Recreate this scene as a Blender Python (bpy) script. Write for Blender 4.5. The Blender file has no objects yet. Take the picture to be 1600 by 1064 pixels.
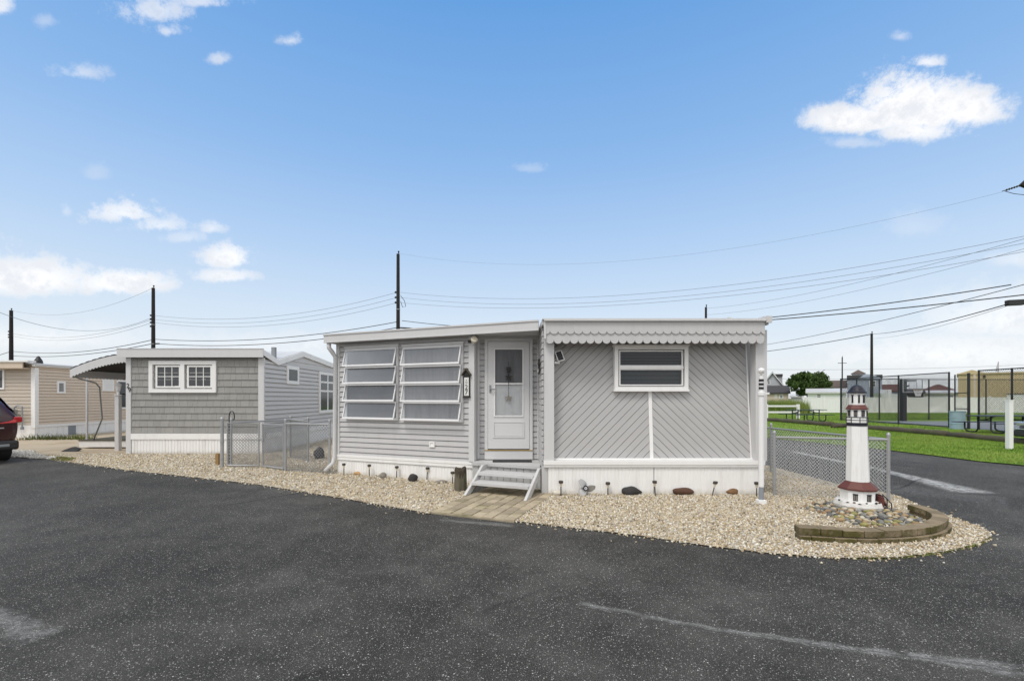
import bpy, bmesh, math, random
import numpy as np
from mathutils import Vector, Matrix
R = math.radians
scene = bpy.context.scene
C = scene.collection
random.seed(7)
F = 711.0           # focal length in photo pixels; eye height 1.5 m, level camera
EYE = 1.5
HZ = 622.0

# ---------------------------------------------------------------- camera
cd = bpy.data.cameras.new('camera'); cam = bpy.data.objects.new('camera', cd); C.objects.link(cam)
cam.location = (0, 0, EYE); cam.rotation_euler = (R(90), 0, 0)
cd.sensor_width = 36; cd.lens = 36 * F / 1600.0; cd.shift_y = (HZ - 532) / 1600.0
cd.clip_start = .05; cd.clip_end = 5000
scene.camera = cam

# ---------------------------------------------------------------- node helper
class NT:
    def __init__(s, tree):
        s.t = tree; s.t.nodes.clear()
    def n(s, typ, props=None, **inp):
        nd = s.t.nodes.new(typ)
        for k, v in (props or {}).items(): setattr(nd, k, v)
        for k, v in inp.items():
            key = k.replace('_', ' ')
            s.set(nd.inputs[key], v)
        return nd
    def set(s, sock, v):
        if hasattr(v, 'is_linked'): s.t.links.new(v, sock)
        else: sock.default_value = v
    def m(s, op, a, b=None, c=None, clamp=False):
        nd = s.t.nodes.new('ShaderNodeMath'); nd.operation = op; nd.use_clamp = clamp
        for i, v in enumerate((a, b, c)):
            if v is not None: s.set(nd.inputs[i], v)
        return nd.outputs[0]
    def ss(s, x, lo, hi):      # smoothstep
        nd = s.t.nodes.new('ShaderNodeMapRange'); nd.interpolation_type = 'SMOOTHSTEP'
        s.set(nd.inputs['Value'], x); s.set(nd.inputs['From Min'], lo); s.set(nd.inputs['From Max'], hi)
        return nd.outputs[0]
    def mix(s, f, a, b, mode='MIX'):
        nd = s.t.nodes.new('ShaderNodeMix'); nd.data_type = 'RGBA'; nd.blend_type = mode
        s.set(nd.inputs[0], f)
        for i, v in ((6, a), (7, b)):
            if not hasattr(v, 'is_linked') and len(v) == 3: v = (*v, 1)
            s.set(nd.inputs[i], v)
        return nd.outputs[2]
    def noise(s, vec, scale, detail=4, rough=.55, col=False):
        nd = s.n('ShaderNodeTexNoise', None, Scale=scale, Detail=detail, Roughness=rough)
        if vec is not None: s.t.links.new(vec, nd.inputs['Vector'])
        return nd.outputs[1 if col else 0]
    def ramp(s, f, stops):
        nd = s.t.nodes.new('ShaderNodeValToRGB'); cr = nd.color_ramp
        while len(cr.elements) < len(stops): cr.elements.new(.5)
        for e, (p, c) in zip(cr.elements, stops):
            e.position = p; e.color = (*c, 1) if len(c) == 3 else c
        s.set(nd.inputs[0], f)
        return nd.outputs[0]

# ---------------------------------------------------------------- world
SUN_EL, SUN_AZ = 58.0, 215.0     # azimuth clockwise from +Y: behind the camera, to its left
w = bpy.data.worlds.new('World'); scene.world = w; w.use_nodes = True
N = NT(w.node_tree)
tc = N.n('ShaderNodeTexCoord'); D = tc.outputs['Generated']
sx = N.n('ShaderNodeSeparateXYZ', None, Vector=D)
X_, Y_, Z_ = sx.outputs
el = N.m('ARCSINE', Z_); az = N.m('ARCTAN2', X_, Y_)
grad = N.ramp(N.m('MULTIPLY', N.m('MAXIMUM', Z_, 0.0), 1.0),
    [(0.0, (.80, .83, .845)), (.07, (.79, .84, .885)), (.16, (.66, .775, .90)), (.30, (.45, .63, .885)), (.46, (.265, .48, .825)), (.66, (.135, .355, .745)), (1.0, (.10, .30, .66))])
nz1 = N.noise(D, 17.0, 8, .66); nz2 = N.noise(D, 34.0, 9, .74); nz3 = N.noise(D, 3.2, 4, .5)
cl = None
def cloud(px, py, hw, hh, k=1.5, soft=.55, dens=1.0):
    """an elliptical cloud in the sky at its own azimuth and elevation"""
    global cl
    u = (px - 800) / F; v = (HZ - py) / F
    a0 = math.atan(u); e0 = math.atan(v / math.hypot(1, u))
    a = hw / F / (1 + u*u); b = hh / F / math.hypot(1, u) * (math.cos(e0) ** 2)
    dx = N.m('DIVIDE', N.m('SUBTRACT', az, a0), a); sl = -(v * u / math.hypot(1, u)) / (1 + v*v / (1 + u*u))      # tilt of the cloud in the sky
    dy = N.m('DIVIDE', N.m('SUBTRACT', N.m('SUBTRACT', el, e0), N.m('MULTIPLY', N.m('SUBTRACT', az, a0), sl)), b)
    dy = N.m('MULTIPLY', dy, N.m('ADD', 1.0, N.m('MULTIPLY', N.ss(dy, .0, -.5), .55)))
    d = N.m('SQRT', N.m('ADD', N.m('MULTIPLY', dx, dx), N.m('MULTIPLY', dy, dy)))
    d = N.m('ADD', d, N.m('MULTIPLY', N.m('SUBTRACT', nz1, .5), .7 + k * 1.2))
    d = N.m('ADD', d, N.m('MULTIPLY', N.m('SUBTRACT', nz2, .5), 1.0 + k * .9))
    mk = N.m('MULTIPLY', N.ss(d, 1.05 + soft * .4, .85 - soft * .95), dens)
    cl = mk if cl is None else N.m('MAXIMUM', cl, mk)
for c in [(1430, 172, 110, 64, .3, .35, 1), (1340, 190, 100, 30, .3, .4, 1), (1510, 172, 66, 44, .3, .4, 1), (1450, 98, 30, 13, .8, .6, .8),
          (1430, 205, 80, 28, .6, .6, .95), (1330, 224, 48, 10, 1.2, .9, .4),
          (45, 438, 120, 36, .7, .5, 1), (190, 443, 90, 25, .7, .5, 1), (-90, 425, 110, 60, 1.0, .6, 1),
          (358, 404, 44, 27, .6, .5, .95), (352, 432, 50, 14, .8, .6, .85),
          (195, 333, 58, 22, 1.2, .6, .8), (250, 352, 48, 16, 1.3, .7, .62), (332, 357, 20, 14, 1.2, .7, .6), (290, 372, 40, 12, 1.4, .8, .4),
          (245, 18, 70, 30, 1.4, .8, .65), (310, 4, 70, 16, 1.3, .8, .62), (262, 50, 30, 14, 1.4, .8, .55), (125, 115, 40, 14, 1.4, .95, .5),
          (454, 64, 18, 10, 1.2, .95, .6), (341, 93, 18, 11, 1.2, .95, .6), (0, 10, 24, 24, 1.0, .7, .8), (150, 272, 18, 15, 1.2, .95, .22), (104, 330, 9, 14, 1.2, .95, .3),
          (70, 34, 20, 12, 1.4, .95, .3),(1408, 58, 14, 10, 1.2, .95, .45), (828, 264, 30, 9, 1.4, .8, .22), (1425, 355, 50, 26, 1.4, .9, .2),
          (1580, 500, 170, 50, 1.0, .9, .85), (1480, 555, 230, 40, 1.0, .9, .8), (1600, 405, 60, 18, 1.2, .9, .5), (60, 530, 200, 26, 1.0, .9, .6), (480, 540, 260, 22, 1.0, .9, .45)]:
    cloud(*c)
# unseen bright cloud deck added overhead and behind the camera for whiter light
deck = N.m('MULTIPLY', N.ss(N.m('ADD', N.m('ADD', N.m('MULTIPLY', Y_, -1.0), N.m('MULTIPLY', Z_, .25)), N.m('MULTIPLY', N.m('SUBTRACT', nz3, .5), .5)), -.36, .0), .95)
cloudcol = N.mix(N.ss(N.m('ADD', N.m('MULTIPLY', nz1, .5), N.m('MULTIPLY', nz2, .5)), .36, .60), (.84, .86, .90), (1.05, 1.04, 1.035))
deck_fill = N.mix(N.ss(nz3, .3, .7), (.98, .99, 1.01), (1.36, 1.34, 1.31))
skyc = N.mix(cl, grad, cloudcol)
skyc = N.mix(deck, skyc, deck_fill)
below = N.ss(Z_, -.02, -.0)
skyc = N.mix(below, (.20, .20, .19), skyc)
nish = N.n('ShaderNodeTexSky', dict(sky_type='NISHITA', sun_disc=False, sun_elevation=R(SUN_EL), sun_rotation=R(SUN_AZ)))
bg1 = N.n('ShaderNodeBackground', None, Color=skyc, Strength=.76)
bg2 = N.n('ShaderNodeBackground', None, Color=nish.outputs[0], Strength=.008)
add = N.n('ShaderNodeAddShader'); N.t.links.new(bg1.outputs[0], add.inputs[0]); N.t.links.new(bg2.outputs[0], add.inputs[1])
wo = N.n('ShaderNodeOutputWorld', None, Surface=add.outputs[0])
sd = bpy.data.lights.new('sun', 'SUN'); sd.energy = 1.5; sd.angle = R(18); sd.color = (1, .965, .91)
so = bpy.data.objects.new('sun', sd); C.objects.link(so)
dirv = Vector((math.sin(R(SUN_AZ)) * math.cos(R(SUN_EL)), math.cos(R(SUN_AZ)) * math.cos(R(SUN_EL)), math.sin(R(SUN_EL))))
so.rotation_euler = dirv.to_track_quat('Z', 'Y').to_euler(); so.location = dirv * 60
scene.view_settings.view_transform = 'Standard'; scene.view_settings.look = 'None'
scene.view_settings.exposure = 0.36; scene.view_settings.gamma = 1.0
scene.cycles.max_bounces = 6; scene.cycles.transparent_max_bounces = 12
try: scene.cycles.use_denoising = True
except Exception: pass

# ---------------------------------------------------------------- materials
def pm(name, col, rough=.6, var=.10, scale=3.0, bump=0.0, bscale=60.0, metal=0.0, spec=.4, isl=0.0, dirt=None, damt=.25, dscale=1.5, streak=False, splash=False, moss=False):
    m = bpy.data.materials.new(name); m.use_nodes = True
    n = NT(m.node_tree)
    t = n.n('ShaderNodeTexCoord'); v = t.outputs['Object']
    if streak:
        mp = n.n('ShaderNodeMapping', None, Vector=v); mp.inputs['Scale'].default_value = (6, 6, .6); v2 = mp.outputs[0]
    else: v2 = v
    a = n.noise(v2, scale, 5, .6)
    f = n.m('ADD', 1.0 - var, n.m('MULTIPLY', a, 2 * var))
    base = n.mix(1.0, col, n.n('ShaderNodeCombineColor', None, Red=f, Green=f, Blue=f).outputs[0], 'MULTIPLY')
    if dirt:
        dn = n.noise(v2, dscale, 6, .65)
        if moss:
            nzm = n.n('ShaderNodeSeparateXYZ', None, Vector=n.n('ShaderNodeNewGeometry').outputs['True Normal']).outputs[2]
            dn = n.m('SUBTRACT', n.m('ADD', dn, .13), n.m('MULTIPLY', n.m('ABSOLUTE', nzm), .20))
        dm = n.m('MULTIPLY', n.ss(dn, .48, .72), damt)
        base = n.mix(dm, base, dirt)
    if splash:      # mud thrown up by rain along the foot of the wall
        zc = n.n('ShaderNodeSeparateXYZ', None, Vector=v).outputs[2]
        k = n.m('MULTIPLY', n.ss(n.m('ADD', zc, n.m('MULTIPLY', n.noise(v, 11, 5, .7), .16)), .20, .07), .55)
        base = n.mix(k, base, (.42, .37, .29))
    if isl:
        ge = n.n('ShaderNodeNewGeometry'); ri = ge.outputs['Random Per Island']
        q = n.m('ADD', 1.0 - isl, n.m('MULTIPLY', ri, 2 * isl))
        base = n.mix(1.0, base, n.n('ShaderNodeCombineColor', None, Red=q, Green=n.m('MULTIPLY', q, .985), Blue=n.m('MULTIPLY', q, .95)).outputs[0], 'MULTIPLY')
    rr = n.m('ADD', rough - .08, n.m('MULTIPLY', n.noise(v, scale * 4, 3), .16))
    p = n.n('ShaderNodeBsdfPrincipled', None, Base_Color=base, Roughness=rr, Metallic=metal)
    p.inputs['Specular IOR Level'].default_value = spec
    if bump:
        b = n.n('ShaderNodeBump', None, Strength=bump, Distance=.01, Height=n.noise(v, bscale, 4)); n.t.links.new(b.outputs[0], p.inputs['Normal'])
    n.n('ShaderNodeOutputMaterial', None, Surface=p.outputs[0])
    return m

def attr_mat(name, rough=.8, spec=.3, noise=.12, nscale=120):
    m = bpy.data.materials.new(name); m.use_nodes = True
    n = NT(m.node_tree)
    a = n.n('ShaderNodeAttribute', dict(attribute_name='Col'))
    t = n.n('ShaderNodeTexCoord')
    f = n.m('ADD', 1 - noise, n.m('MULTIPLY', n.noise(t.outputs['Object'], nscale, 3), 2 * noise))
    base = n.mix(1.0, a.outputs[0], n.n('ShaderNodeCombineColor', None, Red=f, Green=f, Blue=f).outputs[0], 'MULTIPLY')
    p = n.n('ShaderNodeBsdfPrincipled', None, Base_Color=base, Roughness=rough); p.inputs['Specular IOR Level'].default_value = spec
    n.n('ShaderNodeOutputMaterial', None, Surface=p.outputs[0])
    return m

def glass_mat(name, tint=(.75, .8, .82), through=.6, rough=.02):
    """thin window glass: see-through with a fresnel sheen"""
    m = bpy.data.materials.new(name); m.use_nodes = True
    n = NT(m.node_tree)
    tr = n.n('ShaderNodeBsdfTransparent', None, Color=(*tint, 1))
    gl = n.n('ShaderNodeBsdfGlossy', None, Color=(.9, .95, 1, 1), Roughness=rough)
    lw = n.n('ShaderNodeLayerWeight', None, Blend=.25)
    f = n.m('ADD', n.m('MULTIPLY', lw.outputs['Fresnel'], .8), 1 - through - .3, clamp=True)
    mx = n.n('ShaderNodeMixShader', None, Fac=f); n.t.links.new(tr.outputs[0], mx.inputs[1]); n.t.links.new(gl.outputs[0], mx.inputs[2])
    n.n('ShaderNodeOutputMaterial', None, Surface=mx.outputs[0])
    return m

def asphalt_mat():
    m = bpy.data.materials.new('asphalt'); m.use_nodes = True
    n = NT(m.node_tree)
    t = n.n('ShaderNodeTexCoord'); v = t.outputs['Object']
    s = n.n('ShaderNodeSeparateXYZ', None, Vector=v); x, y, _ = s.outputs
    big = n.noise(v, .35, 4, .6); med = n.noise(v, 2.2, 5, .65); fine = n.noise(v, 150, 4, .8)
    f = n.m('ADD', n.m('MULTIPLY', big, .5), n.m('ADD', n.m('MULTIPLY', med, .40), n.m('MULTIPLY', n.m('ADD', n.m('MULTIPLY', n.m('SUBTRACT', fine, .5), 2.2), .5), .75)))
    base = n.ramp(f, [(.34, (.0095, .0091, .0084)), (.8, (.035, .0337, .031)), (1.2, (.115, .111, .103))])
    # pale stone chips exposed in the binder
    for sc, rad, thr, cc in ((190, .5, .50, (.09, .088, .083)), (120, .46, .64, (.19, .186, .176)), (98, .42, .74, (.32, .31, .295)), (70, .31, .82, (.50, .485, .46)), (42, .14, .86, (.45, .44, .42))):
        vo = n.n('ShaderNodeTexVoronoi', None, Scale=float(sc), Vector=v)
        cs = n.n('ShaderNodeSeparateColor', None, Color=vo.outputs['Color'])
        k = n.m('MULTIPLY', n.m('GREATER_THAN', cs.outputs[0], thr), n.m('LESS_THAN', vo.outputs['Distance'], n.m('MULTIPLY', cs.outputs[1], rad)))
        base = n.mix(k, base, cc)
    # worn pale scuffs, and a painted sheen on the side road: soft-edged streaks
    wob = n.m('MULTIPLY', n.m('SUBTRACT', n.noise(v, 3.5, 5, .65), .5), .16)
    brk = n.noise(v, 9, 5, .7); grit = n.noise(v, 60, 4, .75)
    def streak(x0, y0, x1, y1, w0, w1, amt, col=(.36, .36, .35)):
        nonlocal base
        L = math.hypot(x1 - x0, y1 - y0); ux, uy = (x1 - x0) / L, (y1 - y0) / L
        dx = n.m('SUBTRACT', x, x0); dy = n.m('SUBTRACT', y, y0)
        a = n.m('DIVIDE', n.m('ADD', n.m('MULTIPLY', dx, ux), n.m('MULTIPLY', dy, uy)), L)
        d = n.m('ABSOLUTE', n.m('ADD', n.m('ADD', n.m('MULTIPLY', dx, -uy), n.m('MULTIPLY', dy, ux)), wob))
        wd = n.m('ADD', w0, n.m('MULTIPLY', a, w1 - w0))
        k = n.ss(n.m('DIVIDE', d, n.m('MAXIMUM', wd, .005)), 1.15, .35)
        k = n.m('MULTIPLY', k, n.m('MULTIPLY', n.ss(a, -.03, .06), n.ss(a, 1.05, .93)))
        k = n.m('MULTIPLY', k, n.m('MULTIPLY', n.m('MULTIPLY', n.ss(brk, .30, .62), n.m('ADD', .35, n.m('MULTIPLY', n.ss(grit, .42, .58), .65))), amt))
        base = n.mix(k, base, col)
    streak(.50, 3.33, 1.55, 2.87, .035, .03, .6)
    streak(1.35, 2.95, 3.3, 2.36, .02, .10, .65)
    streak(-3.75, 3.25, -2.95, 2.85, .07, .13, .5)
    streak(7.35, 7.2, 7.75, 9.6, .36, .12, .95, (.58, .58, .56))  # whitish sheen of the damp side road, painted in as pale streaks
    streak(7.75, 9.7, 7.9, 12.8, .16, .14, .9, (.62, .62, .60))  # same painted sheen, farther along the side road
    streak(-.9, 5.62, .02, 5.35, .05, .06, .6)
    streak(6.3, 7.6, 7.2, 6.6, .5, .6, .25, (.28, .28, .28))
    # dark open cracks beside the scuffs
    streak(.55, 3.29, 1.6, 2.84, .006, .006, .8, (.012, .012, .012)); streak(1.5, 2.90, 3.4, 2.32, .006, .010, .8, (.012, .012, .012))
    streak(-3.9, 3.15, -3.0, 2.70, .012, .008, .85, (.012, .012, .012)); streak(4.85, 4.93, 6.6, 5.15, .010, .010, .85, (.012, .012, .012))
    # damp darker band along the edge of the beds
    streak(-7.5, 8.6, 2.8, 3.9, .45, .35, .35, (.016, .016, .016))
    # fine cracks
    vc = n.n('ShaderNodeTexVoronoi', dict(feature='DISTANCE_TO_EDGE'), Scale=.22)
    n.t.links.new(n.mix(.12, v, n.noise(v, 2.0, 4, .6, True)), vc.inputs['Vector'])
    ck = n.m('MULTIPLY', n.ss(vc.outputs['Distance'], .006, .001), n.m('MULTIPLY', n.ss(n.noise(v, .5, 2), .50, .62), .7))
    base = n.mix(ck, base, (.012, .012, .012))
    rr = n.m('ADD', .62, n.m('MULTIPLY', med, .3))
    p = n.n('ShaderNodeBsdfPrincipled', None, Base_Color=base, Roughness=rr); p.inputs['Specular IOR Level'].default_value = .10
    b = n.n('ShaderNodeBump', None, Strength=.7, Distance=.006, Height=n.m('ADD', fine, n.noise(v, 70, 2)))
    n.t.links.new(b.outputs[0], p.inputs['Normal'])
    n.n('ShaderNodeOutputMaterial', None, Surface=p.outputs[0])
    return m

def lawn_mat():
    m = bpy.data.materials.new('lawn'); m.use_nodes = True
    n = NT(m.node_tree)
    t = n.n('ShaderNodeTexCoord'); v = t.outputs['Object']
    f = n.m('ADD', n.m('MULTIPLY', n.noise(v, .55, 5, .65), .7), n.m('MULTIPLY', n.noise(v, 7, 6, .7), .45))
    base = n.ramp(f, [(.38, (.06, .115, .016)), (.55, (.13, .225, .022)), (.78, (.24, .31, .06))])
    p = n.n('ShaderNodeBsdfPrincipled', None, Base_Color=base, Roughness=.9); p.inputs['Specular IOR Level'].default_value = .15
    b = n.n('ShaderNodeBump', None, Strength=.8, Distance=.03, Height=n.noise(v, 30, 4)); n.t.links.new(b.outputs[0], p.inputs['Normal'])
    n.n('ShaderNodeOutputMaterial', None, Surface=p.outputs[0])
    return m

M = {}
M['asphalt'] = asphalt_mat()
M['lawn'] = lawn_mat()
M['soil'] = pm('soil', (.16, .15, .10), .95, .25, .6)
M['bed'] = pm('gravel_base', (.40, .34, .25), .95, .35, 40, .8, 60)
M['stones'] = attr_mat('gravel_stone', .85, .25, .15, 90)
M['cobble'] = attr_mat('river_stone', .55, .4, .22, 26)
M['blade'] = attr_mat('grass_blade', .8, .15, .1, 3)
M['concrete'] = pm('stained_concrete', (.40, .33, .235), .9, .22, 1.3, .3, 40, dirt=(.24, .16, .08), damt=.6, dscale=.9)
M['court'] = pm('court_asphalt', (.20, .215, .23), .85, .12, 1.5)
M['siding'] = pm('grey_siding', (.482, .476, .478), .5, .06, 2.0, .35, 3, dirt=(.33, .32, .31), damt=.18, streak=True)
M['siding_dark'] = pm('grey_diagonal_board', (.428, .423, .422), .6, .06, 2.5, .05, 80, dirt=(.29, .28, .27), damt=.18)
M['sash'] = pm('aluminium_sash', (.66, .66, .665), .45, .05, 3, dirt=(.45, .44, .43), damt=.2)
M['groove'] = pm('board_gap', (.15, .148, .146), .8)
M['white'] = pm('white_trim', (.79, .785, .775), .45, .04, 3, dirt=(.52, .50, .46), damt=.22, streak=True)
M['skirt'] = pm('white_skirting', (.80, .795, .785), .45, .05, 3, .35, 3.5, dirt=(.50, .47, .42), damt=.32, dscale=1.0, streak=True, splash=True)
M['fascia'] = pm('pale_grey_paint', (.585, .583, .585), .5, .05, 3, dirt=(.42, .41, .39), damt=.22, streak=True)
M['scallop'] = pm('scallop_grey_paint', (.53, .526, .522), .55, .05, 4, dirt=(.38, .37, .36), damt=.2, streak=True)
M['roof_metal'] = pm('roof_metal', (.52, .52, .52), .5, .12, 1.2, metal=0, dirt=(.35, .34, .33), damt=.4)
M['deck'] = pm('deck_paint', (.50, .497, .497), .6, .08, 4, .05, 60, dirt=(.30, .29, .28), damt=.35)
M['shingle'] = pm('grey_shingle', (.285, .285, .28), .7, .12, 5, .15, 50, isl=.06, dirt=(.22, .22, .21), damt=.35, streak=True)
M['siding29'] = pm('light_grey_siding', (.53, .515, .50), .5, .05, 2)
M['beige'] = pm('beige_siding', (.60, .50, .395), .55, .06, 2, dirt=(.40, .34, .27), damt=.2)
M['taupe'] = pm('taupe_siding', (.47, .415, .35), .55, .06, 2)
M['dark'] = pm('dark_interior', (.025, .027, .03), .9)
M['black'] = pm('black_paint', (.018, .018, .02), .5, .2)
M['blackmetal'] = pm('black_coated_steel', (.02, .021, .026), .45, .2)
M['curtain'] = pm('grey_curtain', (.245, .243, .247), .9, .34, 2.2, dirt=(.13, .13, .135), damt=.7, dscale=.9, streak=True)
M['curtain_dark'] = pm('dim_screen', (.135, .137, .147), .8, .45, 1.5, dirt=(.24, .24, .245), damt=.55, dscale=1.1)
M['blind'] = pm('window_blind', (.26, .26, .265), .7)
M['glass'] = glass_mat('window_glass', (.60, .63, .64), .68)
M['door_glass'] = glass_mat('door_glass', (.88, .89, .90), .74)
M['milky'] = glass_mat('hazy_glass', (.84, .845, .85), .62, .10)
M['pane_dark'] = pm('dark_window_pane', (.045, .05, .056), .08, .5, 6, spec=.5)
M['door'] = pm('storm_door_white', (.64, .638, .64), .4, .03)
M['brass'] = pm('brass_strip', (.52, .34, .10), .35, .1, metal=.6)
M['galv'] = pm('galvanised_steel', (.36, .365, .37), .45, .14, 8, metal=.35)
M['wire'] = pm('galvanised_wire', (.72, .72, .71), .45, .1, 5, metal=.15)
M['paver'] = pm('paver', (.34, .29, .215), .9, .3, 14, .4, 60, isl=.25, dirt=(.15, .145, .065), damt=.65, dscale=3)
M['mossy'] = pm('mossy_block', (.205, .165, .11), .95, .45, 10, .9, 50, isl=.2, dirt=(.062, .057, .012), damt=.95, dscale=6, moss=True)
M['timber'] = pm('weathered_timber', (.075, .064, .045), .95, .35, 5, .5, 40, dirt=(.10, .12, .04), damt=.5, dscale=3)
M['piling'] = pm('piling_wood', (.12, .108, .078), .9, .55, 9, .6, 50, dirt=(.10, .12, .05), damt=.5, dscale=3, streak=True)
M['lh_white'] = pm('lighthouse_white', (.80, .80, .79), .55, .04, 4, .25, 25, dirt=(.52, .49, .43), damt=.32, dscale=5, streak=True)
M['lh_red'] = pm('lighthouse_red', (.115, .036, .029), .55, .2, 12, .2, 90)
M['lh_dark'] = pm('lighthouse_navy', (.012, .012, .022), .5, .2)
M['lh_rock'] = pm('painted_rock_base', (.62, .61, .59), .8, .2, 14, .8, 30)
M['pole'] = pm('creosote_pole', (.022, .019, .018), .9, .35, 3, .3, 30)
M['cable'] = pm('black_cable', (.03, .03, .032), .7)
M['cable_grey'] = pm('aluminium_cable', (.16, .175, .19), .6)
M['solar'] = pm('solar_light_black', (.05, .042, .035), .5)
M['lens'] = pm('amber_lens', (.62, .57, .46), .3)
M['steel'] = pm('cast_grey_metal', (.40, .40, .40), .4, .12, 8, metal=.2)
M['pvc'] = pm('white_pvc', (.76, .76, .76), .45, .04)
M['pipe_grey'] = pm('grey_conduit', (.24, .26, .29), .5, .08)
M['vinyl'] = pm('white_vinyl', (.78, .77, .78), .45, .04, dirt=(.6, .57, .57), damt=.2)
M['barrel'] = pm('blue_barrel', (.27, .37, .43), .6, .12, 4, dirt=(.18, .2, .22), damt=.4)
M['table_blue'] = pm('table_dark_blue', (.035, .04, .075), .5)
M['table_green'] = pm('table_dark_green', (.03, .045, .042), .5)
M['tan'] = pm('tan_metal_wall', (.46, .37, .225), .7, .08, .5, streak=True)
M['bark'] = pm('bark', (.06, .048, .035), .95, .3, 6)
M['roof_dark'] = pm('dark_asphalt_shingle', (.055, .052, .055), .9, .25, 5)
M['roof_brown'] = pm('brown_shingle', (.10, .075, .06), .9, .25, 5)
M['roof_red'] = pm('red_brown_shingle', (.10, .045, .035), .9, .25, 5)
M['house_grey'] = pm('house_grey_siding', (.40, .41, .44), .7, .08, 2)
M['house_blue'] = pm('house_blue_siding', (.33, .37, .46), .7, .08, 2)
M['house_pink'] = pm('house_peach_siding', (.52, .43, .37), .7, .08, 2)
M['house_white'] = pm('house_white_siding', (.70, .71, .73), .7, .06, 2)
M['car_red'] = pm('maroon_car_paint', (.032, .006, .008), .18, .05, spec=.6)
M['car_black'] = pm('black_car_paint', (.012, .013, .018), .15, .05, spec=.6)
M['car_glass'] = pm('car_glass', (.015, .017, .02), .06, .1, spec=.6)
M['tail'] = pm('tail_light_red', (.42, .012, .015), .2, .1, spec=.6)
M['tyre'] = pm('tyre_rubber', (.02, .02, .02), .85)
M['trim_plastic'] = pm('black_bumper_plastic', (.028, .028, .03), .6)
M['chrome'] = pm('bright_trim', (.6, .6, .62), .2, .05, metal=.8)
M['rock_dark'] = pm('dark_grey_rock', (.035, .033, .033), .85, .3, 16, .5, 40)
M['rock_brown'] = pm('red_brown_rock', (.085, .042, .026), .85, .3, 16, .5, 40)
M['rock_tan'] = pm('tan_brown_rock', (.17, .092, .042), .85, .3, 16, .5, 40)
M['rock_orange'] = pm('orange_rock', (.42, .26, .12), .85, .3, 16, .5, 40)
M['rock_grey'] = pm('grey_rock', (.22, .20, .175), .9, .3, 16, .5, 40)
M['rock_white'] = pm('pale_rock', (.60, .56, .48), .9, .2, 16, .5, 40)
M['stake'] = pm('raw_timber', (.30, .19, .08), .9, .2, 8)
M['backboard'] = glass_mat('acrylic_backboard', (.86, .88, .90), .68, .05)
M['net'] = pm('white_net', (.7, .7, .7), .9)
M['ink'] = pm('black_lettering', (.02, .02, .02), .6)
M['plate'] = pm('plaque_white', (.70, .70, .68), .5)
M['meter'] = pm('meter_grey', (.24, .255, .265), .55, .1)

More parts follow.
